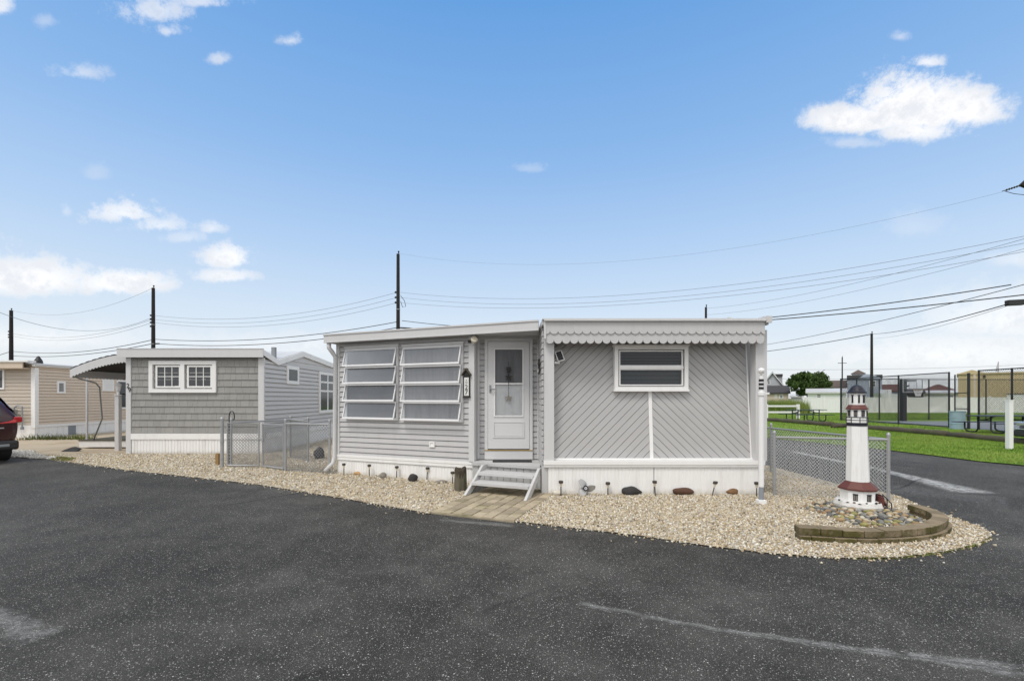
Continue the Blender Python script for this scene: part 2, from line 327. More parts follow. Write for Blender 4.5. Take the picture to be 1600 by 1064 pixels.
# ---------------------------------------------------------------- mesh builder
class MB:
    def __init__(s, X=None): s.v = []; s.f = []; s.X = X
    def add(s, vs, fs, X=None):
        b = len(s.v)
        X = X if X is not None else s.X
        s.v += [tuple(X @ Vector(p)) for p in vs] if X is not None else [tuple(p) for p in vs]
        s.f += [tuple(b + i for i in f) for f in fs]
        return s
    def box(s, x0, x1, y0, y1, z0, z1, X=None):
        return s.add([(x0,y0,z0),(x1,y0,z0),(x1,y1,z0),(x0,y1,z0),(x0,y0,z1),(x1,y0,z1),(x1,y1,z1),(x0,y1,z1)],
              [(0,3,2,1),(4,5,6,7),(0,1,5,4),(1,2,6,5),(2,3,7,6),(3,0,4,7)], X)
    def prism(s, pts, ext, X=None):
        """closed polygon (3-D points) extruded by vector ext"""
        n = len(pts); e = Vector(ext); a = [Vector(p) for p in pts]; b = [p + e for p in a]
        return s.add(a + b, [tuple(range(n))[::-1], tuple(range(n, 2*n))] + [(i, (i+1) % n, n + (i+1) % n, n + i) for i in range(n)], X)
    def quad(s, *p, X=None): return s.add(p, [tuple(range(len(p)))], X)
    def lathe(s, prof, c=(0,0,0), n=16, X=None, phase=0.0, lean=(0,0)):
        vs = []; fs = []
        for r, z in prof:
            for k in range(n):
                a = 2*math.pi*k/n + phase
                vs.append((c[0] + lean[0]*z + r*math.cos(a), c[1] + lean[1]*z + r*math.sin(a), c[2] + z))
        m = len(prof)
        for i in range(m-1):
            for k in range(n):
                fs.append((i*n+k, i*n+(k+1)%n, (i+1)*n+(k+1)%n, (i+1)*n+k))
        if prof[0][0] > 1e-5: fs.append(tuple(range(n))[::-1])
        if prof[-1][0] > 1e-5: fs.append(tuple((m-1)*n+k for k in range(n)))
        return s.add(vs, fs, X)
    def strut(s, a, b, r, n=4, X=None):
        return s.tube([a, b], r, n, X)
    def tube(s, path, r, n=6, X=None, caps=True):
        P = [Vector(p) for p in path]; vs = []; fs = []
        rs = r if isinstance(r, (list, tuple)) else [r]*len(P)
        up = None
        for i, p in enumerate(P):
            t = (P[min(i+1, len(P)-1)] - P[max(i-1, 0)])
            t = t.normalized() if t.length > 1e-9 else Vector((0,0,1))
            if up is None:
                up = Vector((0,0,1)) if abs(t.z) < .9 else Vector((1,0,0))
            a = (up - t * up.dot(t)).normalized(); b = t.cross(a); up = a
            for k in range(n):
                q = 2*math.pi*(k+.5)/n
                vs.append(p + (a*math.cos(q) + b*math.sin(q))*rs[i])
        for i in range(len(P)-1):
            for k in range(n): fs.append((i*n+k, i*n+(k+1)%n, (i+1)*n+(k+1)%n, (i+1)*n+k))
        if caps: fs += [tuple(range(n))[::-1], tuple((len(P)-1)*n+k for k in range(n))]
        return s.add(vs, fs, X)
    def build(s, name, mat, parent=None, loc=None, smooth=False, bevel=0, recalc=True):
        off = Vector((0,0,0)); p = parent
        while p is not None: off += p.location; p = p.parent
        if loc is not None: off = Vector(loc)
        me = bpy.data.meshes.new(name)
        me.from_pydata([tuple(Vector(v) - off) for v in s.v], [], s.f); me.update()
        if recalc and len(s.f) < 60000:
            bm = bmesh.new(); bm.from_mesh(me); bmesh.ops.recalc_face_normals(bm, faces=bm.faces); bm.to_mesh(me); bm.free()
        if smooth:
            for q in me.polygons: q.use_smooth = True
        me.materials.append(M[mat] if isinstance(mat, str) else mat)
        o = bpy.data.objects.new(name, me); C.objects.link(o)
        if parent is not None: o.parent = parent
        if loc is not None: o.location = loc
        if bevel:
            b = o.modifiers.new('bevel', 'BEVEL'); b.width = bevel; b.segments = 2; b.limit_method = 'ANGLE'
        return o

def tag(o, label=None, cat=None, group=None, kind=None):
    if label: o['label'] = label
    if cat: o['category'] = cat
    if group: o['group'] = group
    if kind: o['kind'] = kind
    return o
def thing(name, loc, label, cat, group=None):
    o = bpy.data.objects.new(name, None); C.objects.link(o); o.location = loc; o.empty_display_size = .1
    return tag(o, label, cat, group)
def copy_tree(o, parent=None):
    c = o.copy(); C.objects.link(c)
    if parent is not None: c.parent = parent
    for ch in list(o.children): copy_tree(ch, c)
    return c
def G(px, py):                       # ground point seen at a photo pixel
    y = F * EYE / (py - HZ); return Vector(((px - 800) * y / F, y, 0))
def AT(px, py, y): return Vector(((px - 800) * y / F, y, EYE + (HZ - py) * y / F))
def frame(o, u, nrm):                # local (s, out, z) -> world
    return Matrix(((u[0], nrm[0], 0, o[0]), (u[1], nrm[1], 0, o[1]), (0, 0, 1, o[2] if len(o) > 2 else 0), (0, 0, 0, 1)))
def text_mesh(name, body, size, X, mat, parent=None, loc=None, depth=.004, label=None):
    cu = bpy.data.curves.new(name, 'FONT'); cu.body = body; cu.size = size; cu.extrude = depth; cu.align_x = 'CENTER'; cu.align_y = 'CENTER'
    tmp = bpy.data.objects.new(name + '_tmp', cu); C.objects.link(tmp)
    dg = bpy.context.evaluated_depsgraph_get(); me = bpy.data.meshes.new_from_object(tmp.evaluated_get(dg))
    vs = [tuple(v.co) for v in me.vertices]; fs = [tuple(p.vertices) for p in me.polygons]
    bpy.data.objects.remove(tmp); bpy.data.curves.remove(cu); bpy.data.meshes.remove(me)
    return MB(X).add(vs, fs).build(name, mat, parent, loc, recalc=False)

# numpy scatter meshes ------------------------------------------------
def inpoly(P, poly):
    x, y = P[:, 0], P[:, 1]; inside = np.zeros(len(P), bool); n = len(poly); j = n - 1
    for i in range(n):
        xi, yi = poly[i][0], poly[i][1]; xj, yj = poly[j][0], poly[j][1]
        c = ((yi > y) != (yj > y)) & (x < (xj - xi) * (y - yi) / (yj - yi + 1e-12) + xi)
        inside ^= c; j = i
    return inside
def scatter(poly, n, rng, holes=()):
    a = np.array([p[:2] for p in poly]); lo, hi = a.min(0), a.max(0); out = np.zeros((0, 2))
    while len(out) < n:
        P = rng.random((n * 2, 2)) * (hi - lo) + lo
        k = inpoly(P, poly)
        for h in holes: k &= ~inpoly(P, h)
        out = np.vstack([out, P[k]])
    return out[:n]
def np_mesh(name, V, Fq, col, mat, kind=None):
    me = bpy.data.meshes.new(name); nf, k = Fq.shape
    me.vertices.add(len(V)); me.vertices.foreach_set('co', V.astype(np.float32).ravel())
    me.loops.add(nf * k); me.loops.foreach_set('vertex_index', Fq.astype(np.int32).ravel())
    me.polygons.add(nf); me.polygons.foreach_set('loop_start', np.arange(0, nf * k, k, dtype=np.int32))
    try: me.polygons.foreach_set('loop_total', np.full(nf, k, dtype=np.int32))
    except Exception: pass
    me.update(calc_edges=True)
    a = me.attributes.new('Col', 'FLOAT_COLOR', 'POINT')
    a.data.foreach_set('color', np.hstack([col, np.ones((len(col), 1))]).astype(np.float32).ravel())
    me.materials.append(M[mat]); me.validate()
    o = bpy.data.objects.new(name, me); C.objects.link(o)
    if kind: o['kind'] = kind
    return o
CUBE = np.array([(-1,-1,-1),(1,-1,-1),(1,1,-1),(-1,1,-1),(-1,-1,1),(1,-1,1),(1,1,1),(-1,1,1)], float)
CUBEF = np.array([(0,3,2,1),(4,5,6,7),(0,1,5,4),(1,2,6,5),(2,3,7,6),(3,0,4,7)])
def rotm(n, rng):
    q = rng.normal(size=(n, 4)); q /= np.linalg.norm(q, axis=1)[:, None]; a, b, c, d = q.T
    return np.stack([np.stack([1-2*(c*c+d*d), 2*(b*c-a*d), 2*(b*d+a*c)], -1), np.stack([2*(b*c+a*d), 1-2*(b*b+d*d), 2*(c*d-a*b)], -1), np.stack([2*(b*d-a*c), 2*(c*d+a*b), 1-2*(b*b+c*c)], -1)], 1)
def gravel(P, z, rmin, rmax, pal, wts, rng):
    n = len(P); r = rmin + (rmax - rmin) * (rng.random(n) ** 1.6) * np.where(rng.random(n) < .03, 1.7, 1.0)
    V = CUBE[None] * rng.uniform(.5, 1.0, (n, 8, 3))
    V = V * (r[:, None] * np.stack([rng.uniform(.7, 1.25, n), rng.uniform(.55, 1.0, n), rng.uniform(.4, .8, n)], 1))[:, None, :]
    V = np.einsum('nij,nkj->nki', rotm(n, rng), V)
    V[:, :, 0] += P[:, 0:1]; V[:, :, 1] += P[:, 1:2]; V[:, :, 2] += (z + rng.uniform(-.2, .9, n) * r)[:, None]
    Fq = (CUBEF[None] + (np.arange(n) * 8)[:, None, None]).reshape(-1, 4)
    pal = np.array(pal); ci = rng.choice(len(pal), n, p=np.array(wts) / sum(wts))
    col = pal[ci] * rng.uniform(.62, 1.06, (n, 1))
    return V.reshape(-1, 3), Fq, np.repeat(col, 8, 0)

# ================================================================ SETTING
MB().quad((-1500,-400,-.06),(1500,-400,-.06),(1500,2500,-.06),(-1500,2500,-.06)).build('ground', 'soil')['kind'] = 'structure'
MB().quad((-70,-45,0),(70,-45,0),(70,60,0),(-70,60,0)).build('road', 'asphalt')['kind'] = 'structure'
LAWN = [(60, 8.0), (16, 8.6), (12.6, 9.3), (11.35, 10.0), (11.0, 10.7), (10.9, 12), (10.75, 13.3), (9.6, 16.9), (7.6, 23), (4.5, 33), (0, 47), (-6, 75), (90, 75), (90, 8)]
LAWN = LAWN[1:-1] + [(90, 8.6)]
m = MB(); m.add([(x, y, .022) for x, y in LAWN], [tuple(range(len(LAWN)))]); m.build('lawn', 'lawn')['kind'] = 'structure'
COURT = [(22.2, 17.2), (44, 17.2), (44, 29.2), (22.2, 29.2)]
m = MB(); m.add([(x, y, .028) for x, y in COURT], [(0,1,2,3)]); m.build('court_pavement', 'court')['kind'] = 'structure'
# gravel beds: low sheets of stone around the homes
def gp(l): return [tuple(G(*p)[:2]) for p in l]
BED_R = gp([(806,815),(830,818),(1000,838),(1100,853),(1200,865),(1300,873),(1400,872),(1480,862),(1530,850),(1549,838),(1540,828),(1500,814),(1470,803),(1432,789),(1400,775)]) + [(5.62, 7.9), (5.62, 12), (5.4, 17), (3.95, 17), (3.9, 7.02), (.64, 7.12)]
BED_L = gp([(80,718),(200,735),(300,746),(400,757),(540,780),(672,803)]) + [(-.645, 7.06), (-.60, 7.95), (-3.4, 9.05), (-2.3, 12), (-2.3, 25), (-6.64, 25), (-6.66, 12.15), (-10.4, 12.15), (-10.95, 12.2), (-12.2, 11.9)]
BED_F = gp([(0,713),(40,716),(90,718.5)]) + [(-12.3, 11.9), (-13.5, 12.8), (-16.5, 13.4), (-19, 13.0)]
for nm, bd in (('gravel_bed', BED_R), ('gravel_bed', BED_L), ('gravel_bed', BED_F)):
    m = MB(); m.add([(x, y, .012) for x, y in bd], [tuple(range(len(bd)))]); m.build(nm, 'bed')['kind'] = 'structure'
m = MB(); DRV = [(-10.3, 12.25), (-10.95, 12.1), (-12.3, 11.75), (-13.3, 12.6), (-16.3, 13.6), (-22, 13.4), (-22, 16.6), (-17.6, 16.7), (-17.5, 24), (-10.3, 24)]
m.add([(x, y, .018) for x, y in DRV], [tuple(range(len(DRV)))]); m.build('driveway', 'concrete')['kind'] = 'structure'
rng = np.random.default_rng(5)
PAL = [(.66, .58, .44), (.56, .46, .32), (.72, .67, .57), (.40, .31, .20), (.80, .77, .70), (.26, .205, .14), (.62, .50, .29), (.45, .42, .37)]
WTS = [5, 4, 4, 2.2, 2, 1.1, 1.2, 1.2]
A0 = Vector((-3.47, 9.04, 0)); A1 = Vector((-.644, 7.90, 0))
UA = (A1 - A0).normalized(); NA = Vector((UA.y, -UA.x, 0))
if NA.y > 0: NA = -NA
def FA(s, out, z=0): return A1 + UA * s + NA * out + Vector((0, 0, z))
LIGHT_C = Vector((4.70, 6.18, 0))
parts = []
near = [p for p in BED_R]
P = scatter(BED_R, 88000, rng); parts.append(gravel(P, .012, .0062, .0142, PAL, WTS, rng))
P = scatter(BED_L, 62000, rng); parts.append(gravel(P, .012, .009, .018, PAL[:5] + [(.30, .26, .2)] + PAL[6:], WTS, rng))
P = scatter(BED_F, 5000, rng); parts.append(gravel(P, .014, .014, .028, [(.78, .76, .71), (.68, .64, .57), (.5, .46, .4)], [4, 3, 1], rng))
# loose stones spilled over the edges on to the asphalt
ed = []
for bd, k in ((BED_R[:14], 22), (BED_L[:6], 14)):
    for a, b in zip(bd[:-1], bd[1:]):
        L = math.hypot(b[0]-a[0], b[1]-a[1])
        for _ in range(int(L * k * 3)):
            t = rng.random(); e = rng.normal() * .035 if rng.random() < .85 else rng.normal() * .14
            nx, ny = (b[1]-a[1])/L, -(b[0]-a[0])/L
            ed.append((a[0]+(b[0]-a[0])*t + nx*e, a[1]+(b[1]-a[1])*t + ny*e))
parts.append(gravel(np.array(ed), .004, .007, .016, PAL, WTS, rng))
offs = 0; VV = []; FF = []; CC = []
for V, Fq, c in parts: VV.append(V); FF.append(Fq + offs); CC.append(c); offs += len(V)
tag(np_mesh('gravel', np.vstack(VV), np.vstack(FF), np.vstack(CC), 'stones', 'stuff'), 'loose tan and cream crushed stone covering the beds around the homes', 'gravel')

# grass blades
def blades(poly, n, hmin, hmax, wd, rng, pal, z=.02, lean=.5, holes=(), bias=None):
    P = scatter(poly, n, rng, holes)
    if bias is not None: P = P[rng.random(len(P)) < bias(P)]
    n = len(P); a = rng.uniform(0, math.pi * 2, n); h = rng.uniform(hmin, hmax, n); l = rng.normal(0, lean, (n, 2)) * h[:, None]
    V = np.zeros((n, 3, 3)); dx = np.cos(a) * wd; dy = np.sin(a) * wd
    V[:, 0, 0] = P[:, 0] - dx; V[:, 0, 1] = P[:, 1] - dy; V[:, 1, 0] = P[:, 0] + dx; V[:, 1, 1] = P[:, 1] + dy
    V[:, 2, 0] = P[:, 0] + l[:, 0]; V[:, 2, 1] = P[:, 1] + l[:, 1]; V[:, :2, 2] = z; V[:, 2, 2] = z + h
    pal = np.array(pal); col = pal[rng.integers(0, len(pal), n)] * rng.uniform(.7, 1.25, (n, 1))
    q = np.sin(P[:, 0]*.9 + 1.3*np.sin(P[:, 1]*.55)) * np.cos(P[:, 1]*.8 + .9*np.sin(P[:, 0]*.7)) + .5*np.sin(P[:, 0]*2.9 + P[:, 1]*1.7)   # drier and lusher patches of turf
    dry = np.clip(q*.5 + .1, 0, .6)[:, None]; col = col * (1 - dry) + np.array([(.24, .27, .07)]) * dry; col *= (1 - .28*np.clip(-q, 0, 1))[:, None]
    return V.reshape(-1, 3), np.arange(n * 3).reshape(-1, 3), np.repeat(col, 3, 0)
GP = [(.16, .28, .03), (.13, .235, .025), (.25, .34, .07), (.10, .18, .025)]
NEARL = [(22, 8.7), (16, 8.62), (12.6, 9.32), (11.35, 10.02), (11.0, 10.7), (10.9, 12), (10.75, 13.3), (9.6, 16.9), (8.6, 20), (22, 20)]
b1 = blades(NEARL, 60000, .03, .065, .006, rng, GP)
b2 = blades([(8.6, 20), (21.8, 20), (22, 31), (40, 31), (40, 45), (1, 45)], 60000, .04, .08, .010, rng, GP)
VV = np.vstack([b1[0], b2[0]]); FFq = np.vstack([b1[1], b2[1] + len(b1[0])]); CCc = np.vstack([b1[2], b2[2]])
tag(np_mesh('grass', VV, FFq, CCc, 'blade', 'stuff'), 'short bright green mown grass of the park lawn', 'grass')
r_ = blades([(22, 43), (28.3, 43), (29.2, 47), (22, 47)], 8000, .8, 1.5, .02, rng, [(.17, .25, .05), (.13, .20, .04), (.22, .28, .09)], lean=.12)
tag(np_mesh('tall_reeds', *r_, 'blade', 'stuff'), 'tall green reeds behind the white rail fence', 'reeds')
r_ = blades([(-17.4, 16.0), (-15.0, 16.2), (-15.2, 16.7), (-17.4, 16.6)], 500, .06, .25, .012, rng, [(.12, .15, .04), (.09, .11, .035)], lean=.5)
r2 = blades(gp([(78,719.5),(90,716),(120,717),(110,722)]), 400, .02, .06, .008, rng, [(.12, .15, .03), (.16, .15, .05)], lean=.6)
r3 = blades(gp([(1330,870),(1400,869),(1480,859),(1528,848),(1545,838),(1551,842),(1532,853),(1482,865),(1400,875),(1330,875)]), 900, .006, .022, .004, rng, [(.13, .14, .03), (.17, .16, .05), (.10, .11, .025)], z=.004, lean=.8)
r2 = (np.vstack([r2[0], r3[0]]), np.vstack([r2[1], r3[1] + len(r2[0])]), np.vstack([r2[2], r3[2]]))
tag(np_mesh('weeds', np.vstack([r_[0], r2[0]]), np.vstack([r_[1], r2[1] + len(r_[0])]), np.vstack([r_[2], r2[2]]), 'blade', 'stuff'), 'low weeds and moss at the edges of the concrete and gravel', 'weeds')

# paver path
m = MB(frame((A1.x, A1.y, 0), UA, NA))
m.box(.365, 1.525, .005, 1.995, -.02, .022)
for i in range(8):
    s0 = .36 + i * .146
    o = -.02 - (i % 2) * .10 - rng.uniform(0, .02)
    while o < 2.0:
        a, b = max(o, 0), min(o + .20, 2.0)
        if b - a > .04:
            dz = rng.uniform(-.004, .004)
            m.box(s0 + .006, s0 + .140, a + .009, b - .009, -.02, .034 + dz)
        o += .20
m.build('paver_path', 'paver', bevel=.006)['kind'] = 'structure'

# ================================================================ MAIN HOME
def laps(m, s0, s1, z0, z1, h, X, lap=.014, base=.0, zoff=0.0):
    """clapboard courses: each board leans out at its lower edge"""
    z = z0 - zoff
    while z < z1 - 1e-4:
        a, b = max(z, z0), min(z + h, z1)
        fa = lap * (1 - (a - z) / h) + base; fb = lap * (1 - (b - z) / h) + base
        g = min(.017, h * .16); bb = b - (g if b < z1 - 1e-4 else 0)
        # front face, drip lip turned in under the edge, and the shadow gap above the board below
        m.add([(s0, fa, a), (s1, fa, a), (s1, fb, bb), (s0, fb, bb), (s0, base - .022, a), (s1, base - .022, a), (s1, base - .022, bb), (s0, base - .022, bb), (s0, base - .022, b), (s1, base - .022, b)],
              [(0,1,2,3), (0,4,5,1), (0,3,7,4), (1,5,6,2), (3,2,6,7), (7,6,9,8)], X)
        z += h
def ribs(m, s0, s1, z0, z1, pitch, X, d=.008, base=0.0):
    n = max(1, int(round((s1 - s0) / pitch))); p = (s1 - s0) / n; vs = []
    for i in range(n):
        a = s0 + i * p
        for f, o in ((0, 0), (.12, d), (.88, d)): vs.append((a + f * p, base + o))
    vs.append((s1, base))
    V = [(s, o, z0) for s, o in vs] + [(s, o, z1) for s, o in vs]; k = len(vs)
    m.add(V, [(i, i+1, k+i+1, k+i) for i in range(k-1)], X)
def ring(m, s0, s1, z0, z1, wd, o0, o1, X):
    """rectangular frame in a wall plane"""
    m.box(s0, s1, o0, o1, z0, z0 + wd, X); m.box(s0, s1, o0, o1, z1 - wd, z1, X)
    m.box(s0, s0 + wd, o0, o1, z0 + wd, z1 - wd, X); m.box(s1 - wd, s1, o0, o1, z0 + wd, z1 - wd, X)

home = thing('mobile_home', (.5, 7.2, 0), 'low grey and white mobile home with diagonal board end wall and angled porch, number 27', 'mobile home', 'mobile homes')
XF = frame((0, 7.08, 0), (1, 0), (0, -1))          # front end wall: s = X, out toward camera
XA = frame((A1.x, A1.y, 0), UA, NA)                # porch wall: s from its right end (0) to its left end (-3.05)
SL = -(A1 - A0).length
# solid bodies behind the cladding
m = MB(); m.box(.475, 3.86, 7.34, 19, .02, 2.62); m.build('body_wall', 'siding', home)
m = MB(); L_ = FA(SL, -.02); a_ = FA(0, -.02); q_ = FA(SL, -4.5)
m.prism([(L_.x, L_.y, .02), (a_.x, a_.y, .02), (-.60, 8.12, .02), (.46, 8.12, .02), (.46, 13, .02), (q_.x, q_.y, .02)], (0, 0, 2.55)); m.build('porch_wall_core', 'siding', home)
# porch cladding, trims
m = MB(XA); laps(m, SL + .07, -.11, .385, 2.60, .098, None, .014, 0, .03)
m.build('porch_siding', 'siding', home)
MB(XA).box(SL - .01, SL + .07, -.03, .022, .385, 2.60).build('corner_trim', 'fascia', home)
MB(XA).box(-.11, -.0, -.03, .026, .40, 2.60).build('corner_trim', 'fascia', home)
m = MB(XA); m.box(SL - .015, .012, -.02, .030, .345, .388); m.box(SL - .012, .009, -.02, .022, .285, .345); m.build('base_trim', 'white', home)
m = MB(XA); ribs(m, SL, 0, .01, .278, .06, None, .007, -.005); m.box(-.004, 0.0, -.25, -.005, .01, .285)
m.build('porch_skirting', 'skirt', home)
m = MB(XA); m.box(SL, 0, -.015, -.009, .0, .285); m.build('skirting_gap_shade', 'dark', home)  # dark sheet seen under the porch trim as a painted shadow line

def onA(px, py):
    d = Vector(((px - 800) / F, 1, 0)); u = UA
    # A1 + s*UA = t*d
    det = u.x * (-d.y) - u.y * (-d.x)
    s = ((-A1.x) * (-d.y) - (-A1.y) * (-d.x)) / det
    t = (A1.y + s * u.y)
    return s, EYE + (HZ - py) * t / F
# two awning windows
def awning_window(pxl, pxr, pyt, pyb, lab, panemat):
    s0, _ = onA(pxl, 600); s1, _ = onA(pxr, 600)
    _, zt = onA((pxl + pxr) / 2, pyt); _, zb = onA((pxl + pxr) / 2, pyb)
    f = MB(XA); ring(f, s0, s1, zb, zt, .045, -.0, .04, None); f.box(s0 - .015, s1 + .015, 0, .055, zt, zt + .035)
    wf = f.build('awning_window', 'fascia', home); wf['label'] = lab
    b = MB(XA); b.box(s0 + .04, s1 - .04, .0, .022, zb + .04, zt - .04); b.build('screen', panemat, wf)
    n = 4; h = (zt - zb - .05) / n
    for i in range(n):
        z1 = zt - .035 - i * h; z0 = z1 - h + .008
        o1, o0 = .045, .135
        def TT(s, k, o): return (s, o1 + (o0 - o1) * k + o, z1 + (z0 - z1) * k)     # k 0 top, 1 bottom
        g = MB(XA); wd = .023
        def bar(sa, sb, ka, kb, t0=.0, t1=.022):
            g.add([TT(sa, ka, t0), TT(sb, ka, t0), TT(sb, kb, t0), TT(sa, kb, t0), TT(sa, ka, t1), TT(sb, ka, t1), TT(sb, kb, t1), TT(sa, kb, t1)],
                  [(0,3,2,1),(4,5,6,7),(0,1,5,4),(1,2,6,5),(2,3,7,6),(3,0,4,7)])
        a, c = s0 + .02, s1 - .02
        bar(a, c, 0, .07); bar(a, c, .90, 1.0, .0, .022); bar(a, a + wd, .07, .89); bar(c - wd, c, .07, .89)
        sh = g.build('sash', 'sash', wf)
        p = MB(XA); p.add([TT(a + wd, .07, .011), TT(c - wd, .07, .011), TT(c - wd, .89, .011), TT(a + wd, .89, .011)], [(0,1,2,3)]); p.build('pane', 'milky', wf)
awning_window(541.5, 624, 543, 656, 'left awning window with darker screens', 'curtain_dark')
awning_window(631, 725, 539.5, 658.5, 'right awning window with pale curtain behind', 'curtain')
s_, z_ = onA(676, 694); m = MB(XA); ring(m, s_ - .055, s_ + .055, z_ - .05, z_ + .05, .02, .0, .03, None); m.box(s_ - .035, s_ + .035, 0, .02, z_ - .03, z_ + .03); m.build('outlet_cover', 'white', home)
# porch roof slab and fascia
RA = frame((A1.x, A1.y, 0), UA, NA)
send = 1.24
m = MB(); p = [FA(SL - .12, .2), FA(send, .2), Vector((.50, 8.5, 0)), Vector((.50, 13, 0)), FA(SL - .12, -4.6)]
m.prism([(q.x, q.y, 2.60) for q in p], (0, 0, .10)); m.build('porch_roof', 'roof_metal', home)
m = MB(RA); m.box(SL - .13, send, .20, .225, 2.585, 2.72); m.box(SL - .14, send, .19, .24, 2.72, 2.745); m.box(SL - .13, send, .20, .232, 2.575, 2.592)
m.box(SL - .15, SL - .12, -3, .2, 2.585, 2.735); m.build('porch_fascia', 'fascia', home)
m = MB(RA); m.box(SL, .0, .0, .19, 2.585, 2.598); m.build('soffit', 'fascia', home)
# left downspout
c = FA(SL - .05, .17)
P0 = c + Vector((0, 0, 2.58)); dn = [P0, P0 + Vector((0, 0, -.10)), P0 + Vector((.05, .04, -.18)), P0 + Vector((.09, .10, -.28))]
b0 = P0 + Vector((.09, .10, 0)); dn += [Vector((b0.x - .02, b0.y, .36)), Vector((b0.x - .04, b0.y - .02, .22)), Vector((b0.x - .17, b0.y - .10, .07))]
MB().tube(dn, .042, 8).build('downspout', 'fascia', home, smooth=True)

# alcove with the door
XD = frame((0, 8.10, 0), (1, 0), (0, -1))
dl, dr = -.485, .365; dz0, dz1 = .42, 2.56
for sa, sb in ((-.60, dl), (dr, .468)):
    m = MB(XD); laps(m, sa, sb, .42, 2.60, .098, None, .010); m.build('alcove_siding', 'siding', home)
m = MB(XD); m.box(-.612, -.575, -.0, .03, .42, 2.6); m.box(.445, .475, 0, .02, .42, 2.6); m.box(-.6, .46, 0, .035, 2.535, 2.6); m.build('alcove_trim', 'fascia', home)
XS = frame((.475, 7.10, 0), (0, 1), (-1, 0))       # side wall of the alcove, facing left
m = MB(XS); laps(m, .06, 1.0, .42, 2.60, .098, None, .008); m.build('alcove_side_siding', 'siding', home)
df = MB(XD); ring(df, dl, dr, dz0, dz1, .055, 0, .045, None); df.box(dl, dr, 0, .05, dz0 + .0, dz0 + .15)
door_fr = df.build('door_frame', 'door', home)
d = MB(XD); a, b_ = dl + .06, dr - .06; z0, z1 = .588, 2.50; gx0, gx1, gz0, gz1 = -.30, .185, 1.19, 2.36
d.box(a, gx0, .01, .055, z0, z1); d.box(gx1, b_, .01, .055, z0, z1); d.box(gx0, gx1, .01, .055, gz1, z1); d.box(gx0, gx1, .01, .055, z0, gz0)
ring(d, gx0 - .035, gx1 + .035, .80, 1.09, .022, .055, .066, None); d.box(gx0 - .005, gx1 + .005, .055, .061, .83, 1.06)
door = d.build('storm_door', 'door', home)
g = MB(XD); ring(g, gx0 - .02, gx1 + .02, gz0 - .02, gz1 + .02, .022, .055, .068, None); g.box(gx0, gx1, .04, .068, 1.742, 1.768); g.build('glazing_frame', 'white', door)
g = MB(XD); g.quad((gx0, .035, gz0), (gx1, .035, gz0), (gx1, .035, gz1), (gx0, .035, gz1)); g.build('pane', 'door_glass', door)
g = MB(XD); g.box(gx0, gx1, .022, .028, gz0, 1.76); ring(g, gx0 + .03, gx0 + .18, 1.22, 1.62, .015, .028, .033, None); ring(g, gx0 + .28, gx0 + .43, 1.22, 1.62, .015, .028, .033, None); g.build('inner_door', 'white', door)
g = MB(XD); g.box(gx0, gx1, .018, .024, 1.76, gz1); g.build('inner_window', 'curtain', door)
h = MB(XD); h.box(a + .025, a + .055, .055, .07, 1.60, 1.73); h.tube([(a + .04, .07, 1.66), (a + .04, .105, 1.66), (a + .13, .105, 1.655)], .011, 8); h.build('handle', 'meter', door)
g = MB(XD); g.box(dl, dr, .02, .06, .572, .586); g.build('threshold', 'brass', home)
g = MB(XD); g.box(a, b_, .03, .058, .589, .605); g.build('door_sweep', 'black', door)
# deck at the door
m = MB(); p = [FA(.005, .14), FA(1.235, .14), Vector((.473, 7.5, 0)), Vector((.473, 8.09, 0)), Vector((-.60, 8.09, 0)), FA(.005, 0)]
m.prism([(q.x, q.y, .355) for q in p], (0, 0, .05)); m.build('deck_floor', 'deck', home)
m = MB(XA)
s = .005
while s < 1.22:
    m.box(s + .003, min(s + .112, 1.235) , .09, .11, .02, .354); s += .117
m.build('deck_skirt', 'deck', home)

# ---- right end: posts, diagonal boards, window, scalloped fascia
m = MB(XF); m.box(.50, .65, -.1, .06, .53, 2.55); m.build('corner_post', 'fascia', home)
m = MB(XF); m.box(3.76, 3.935, -.1, .06, .53, 2.55); m.build('corner_post', 'fascia', home)
m = MB(); m.box(.62, 3.80, 7.345, 7.36, .5, 2.6); m.build('end_wall_core', 'groove', home)
o = Vector((0, 7.145, .56)); vd = Vector((0, .17, 1.92)); vl = vd.length; vd.normalize(); nd = Vector((0, -vd.z, vd.y))
XC = Matrix(((1, nd.x, vd.x, o.x), (0, nd.y, vd.y, o.y), (0, nd.z, vd.z, o.z), (0, 0, 0, 1)))
def clip(poly, A, B, Cc):           # keep A*x+B*y<=C
    out = []
    for i in range(len(poly)):
        p, q = poly[i], poly[(i+1) % len(poly)]; dp = A*p[0]+B*p[1]-Cc; dq = A*q[0]+B*q[1]-Cc
        if dp <= 0: out.append(p)
        if (dp < 0) != (dq < 0) and abs(dp - dq) > 1e-9:
            t = dp / (dp - dq); out.append((p[0]+(q[0]-p[0])*t, p[1]+(q[1]-p[1])*t))
    return out
CX = 2.187; pitch = .1355
WX0, WX1 = 1.66, 2.73; WV0, WV1 = 1.10, 1.74          # opening behind the window
REG = [[(.655, WX0, 0, vl), (WX0, CX, 0, WV0), (WX0, CX, WV1, vl)], [(WX1, 3.745, 0, vl), (CX, WX1, 0, WV0), (CX, WX1, WV1, vl)]]
m = MB(XC)
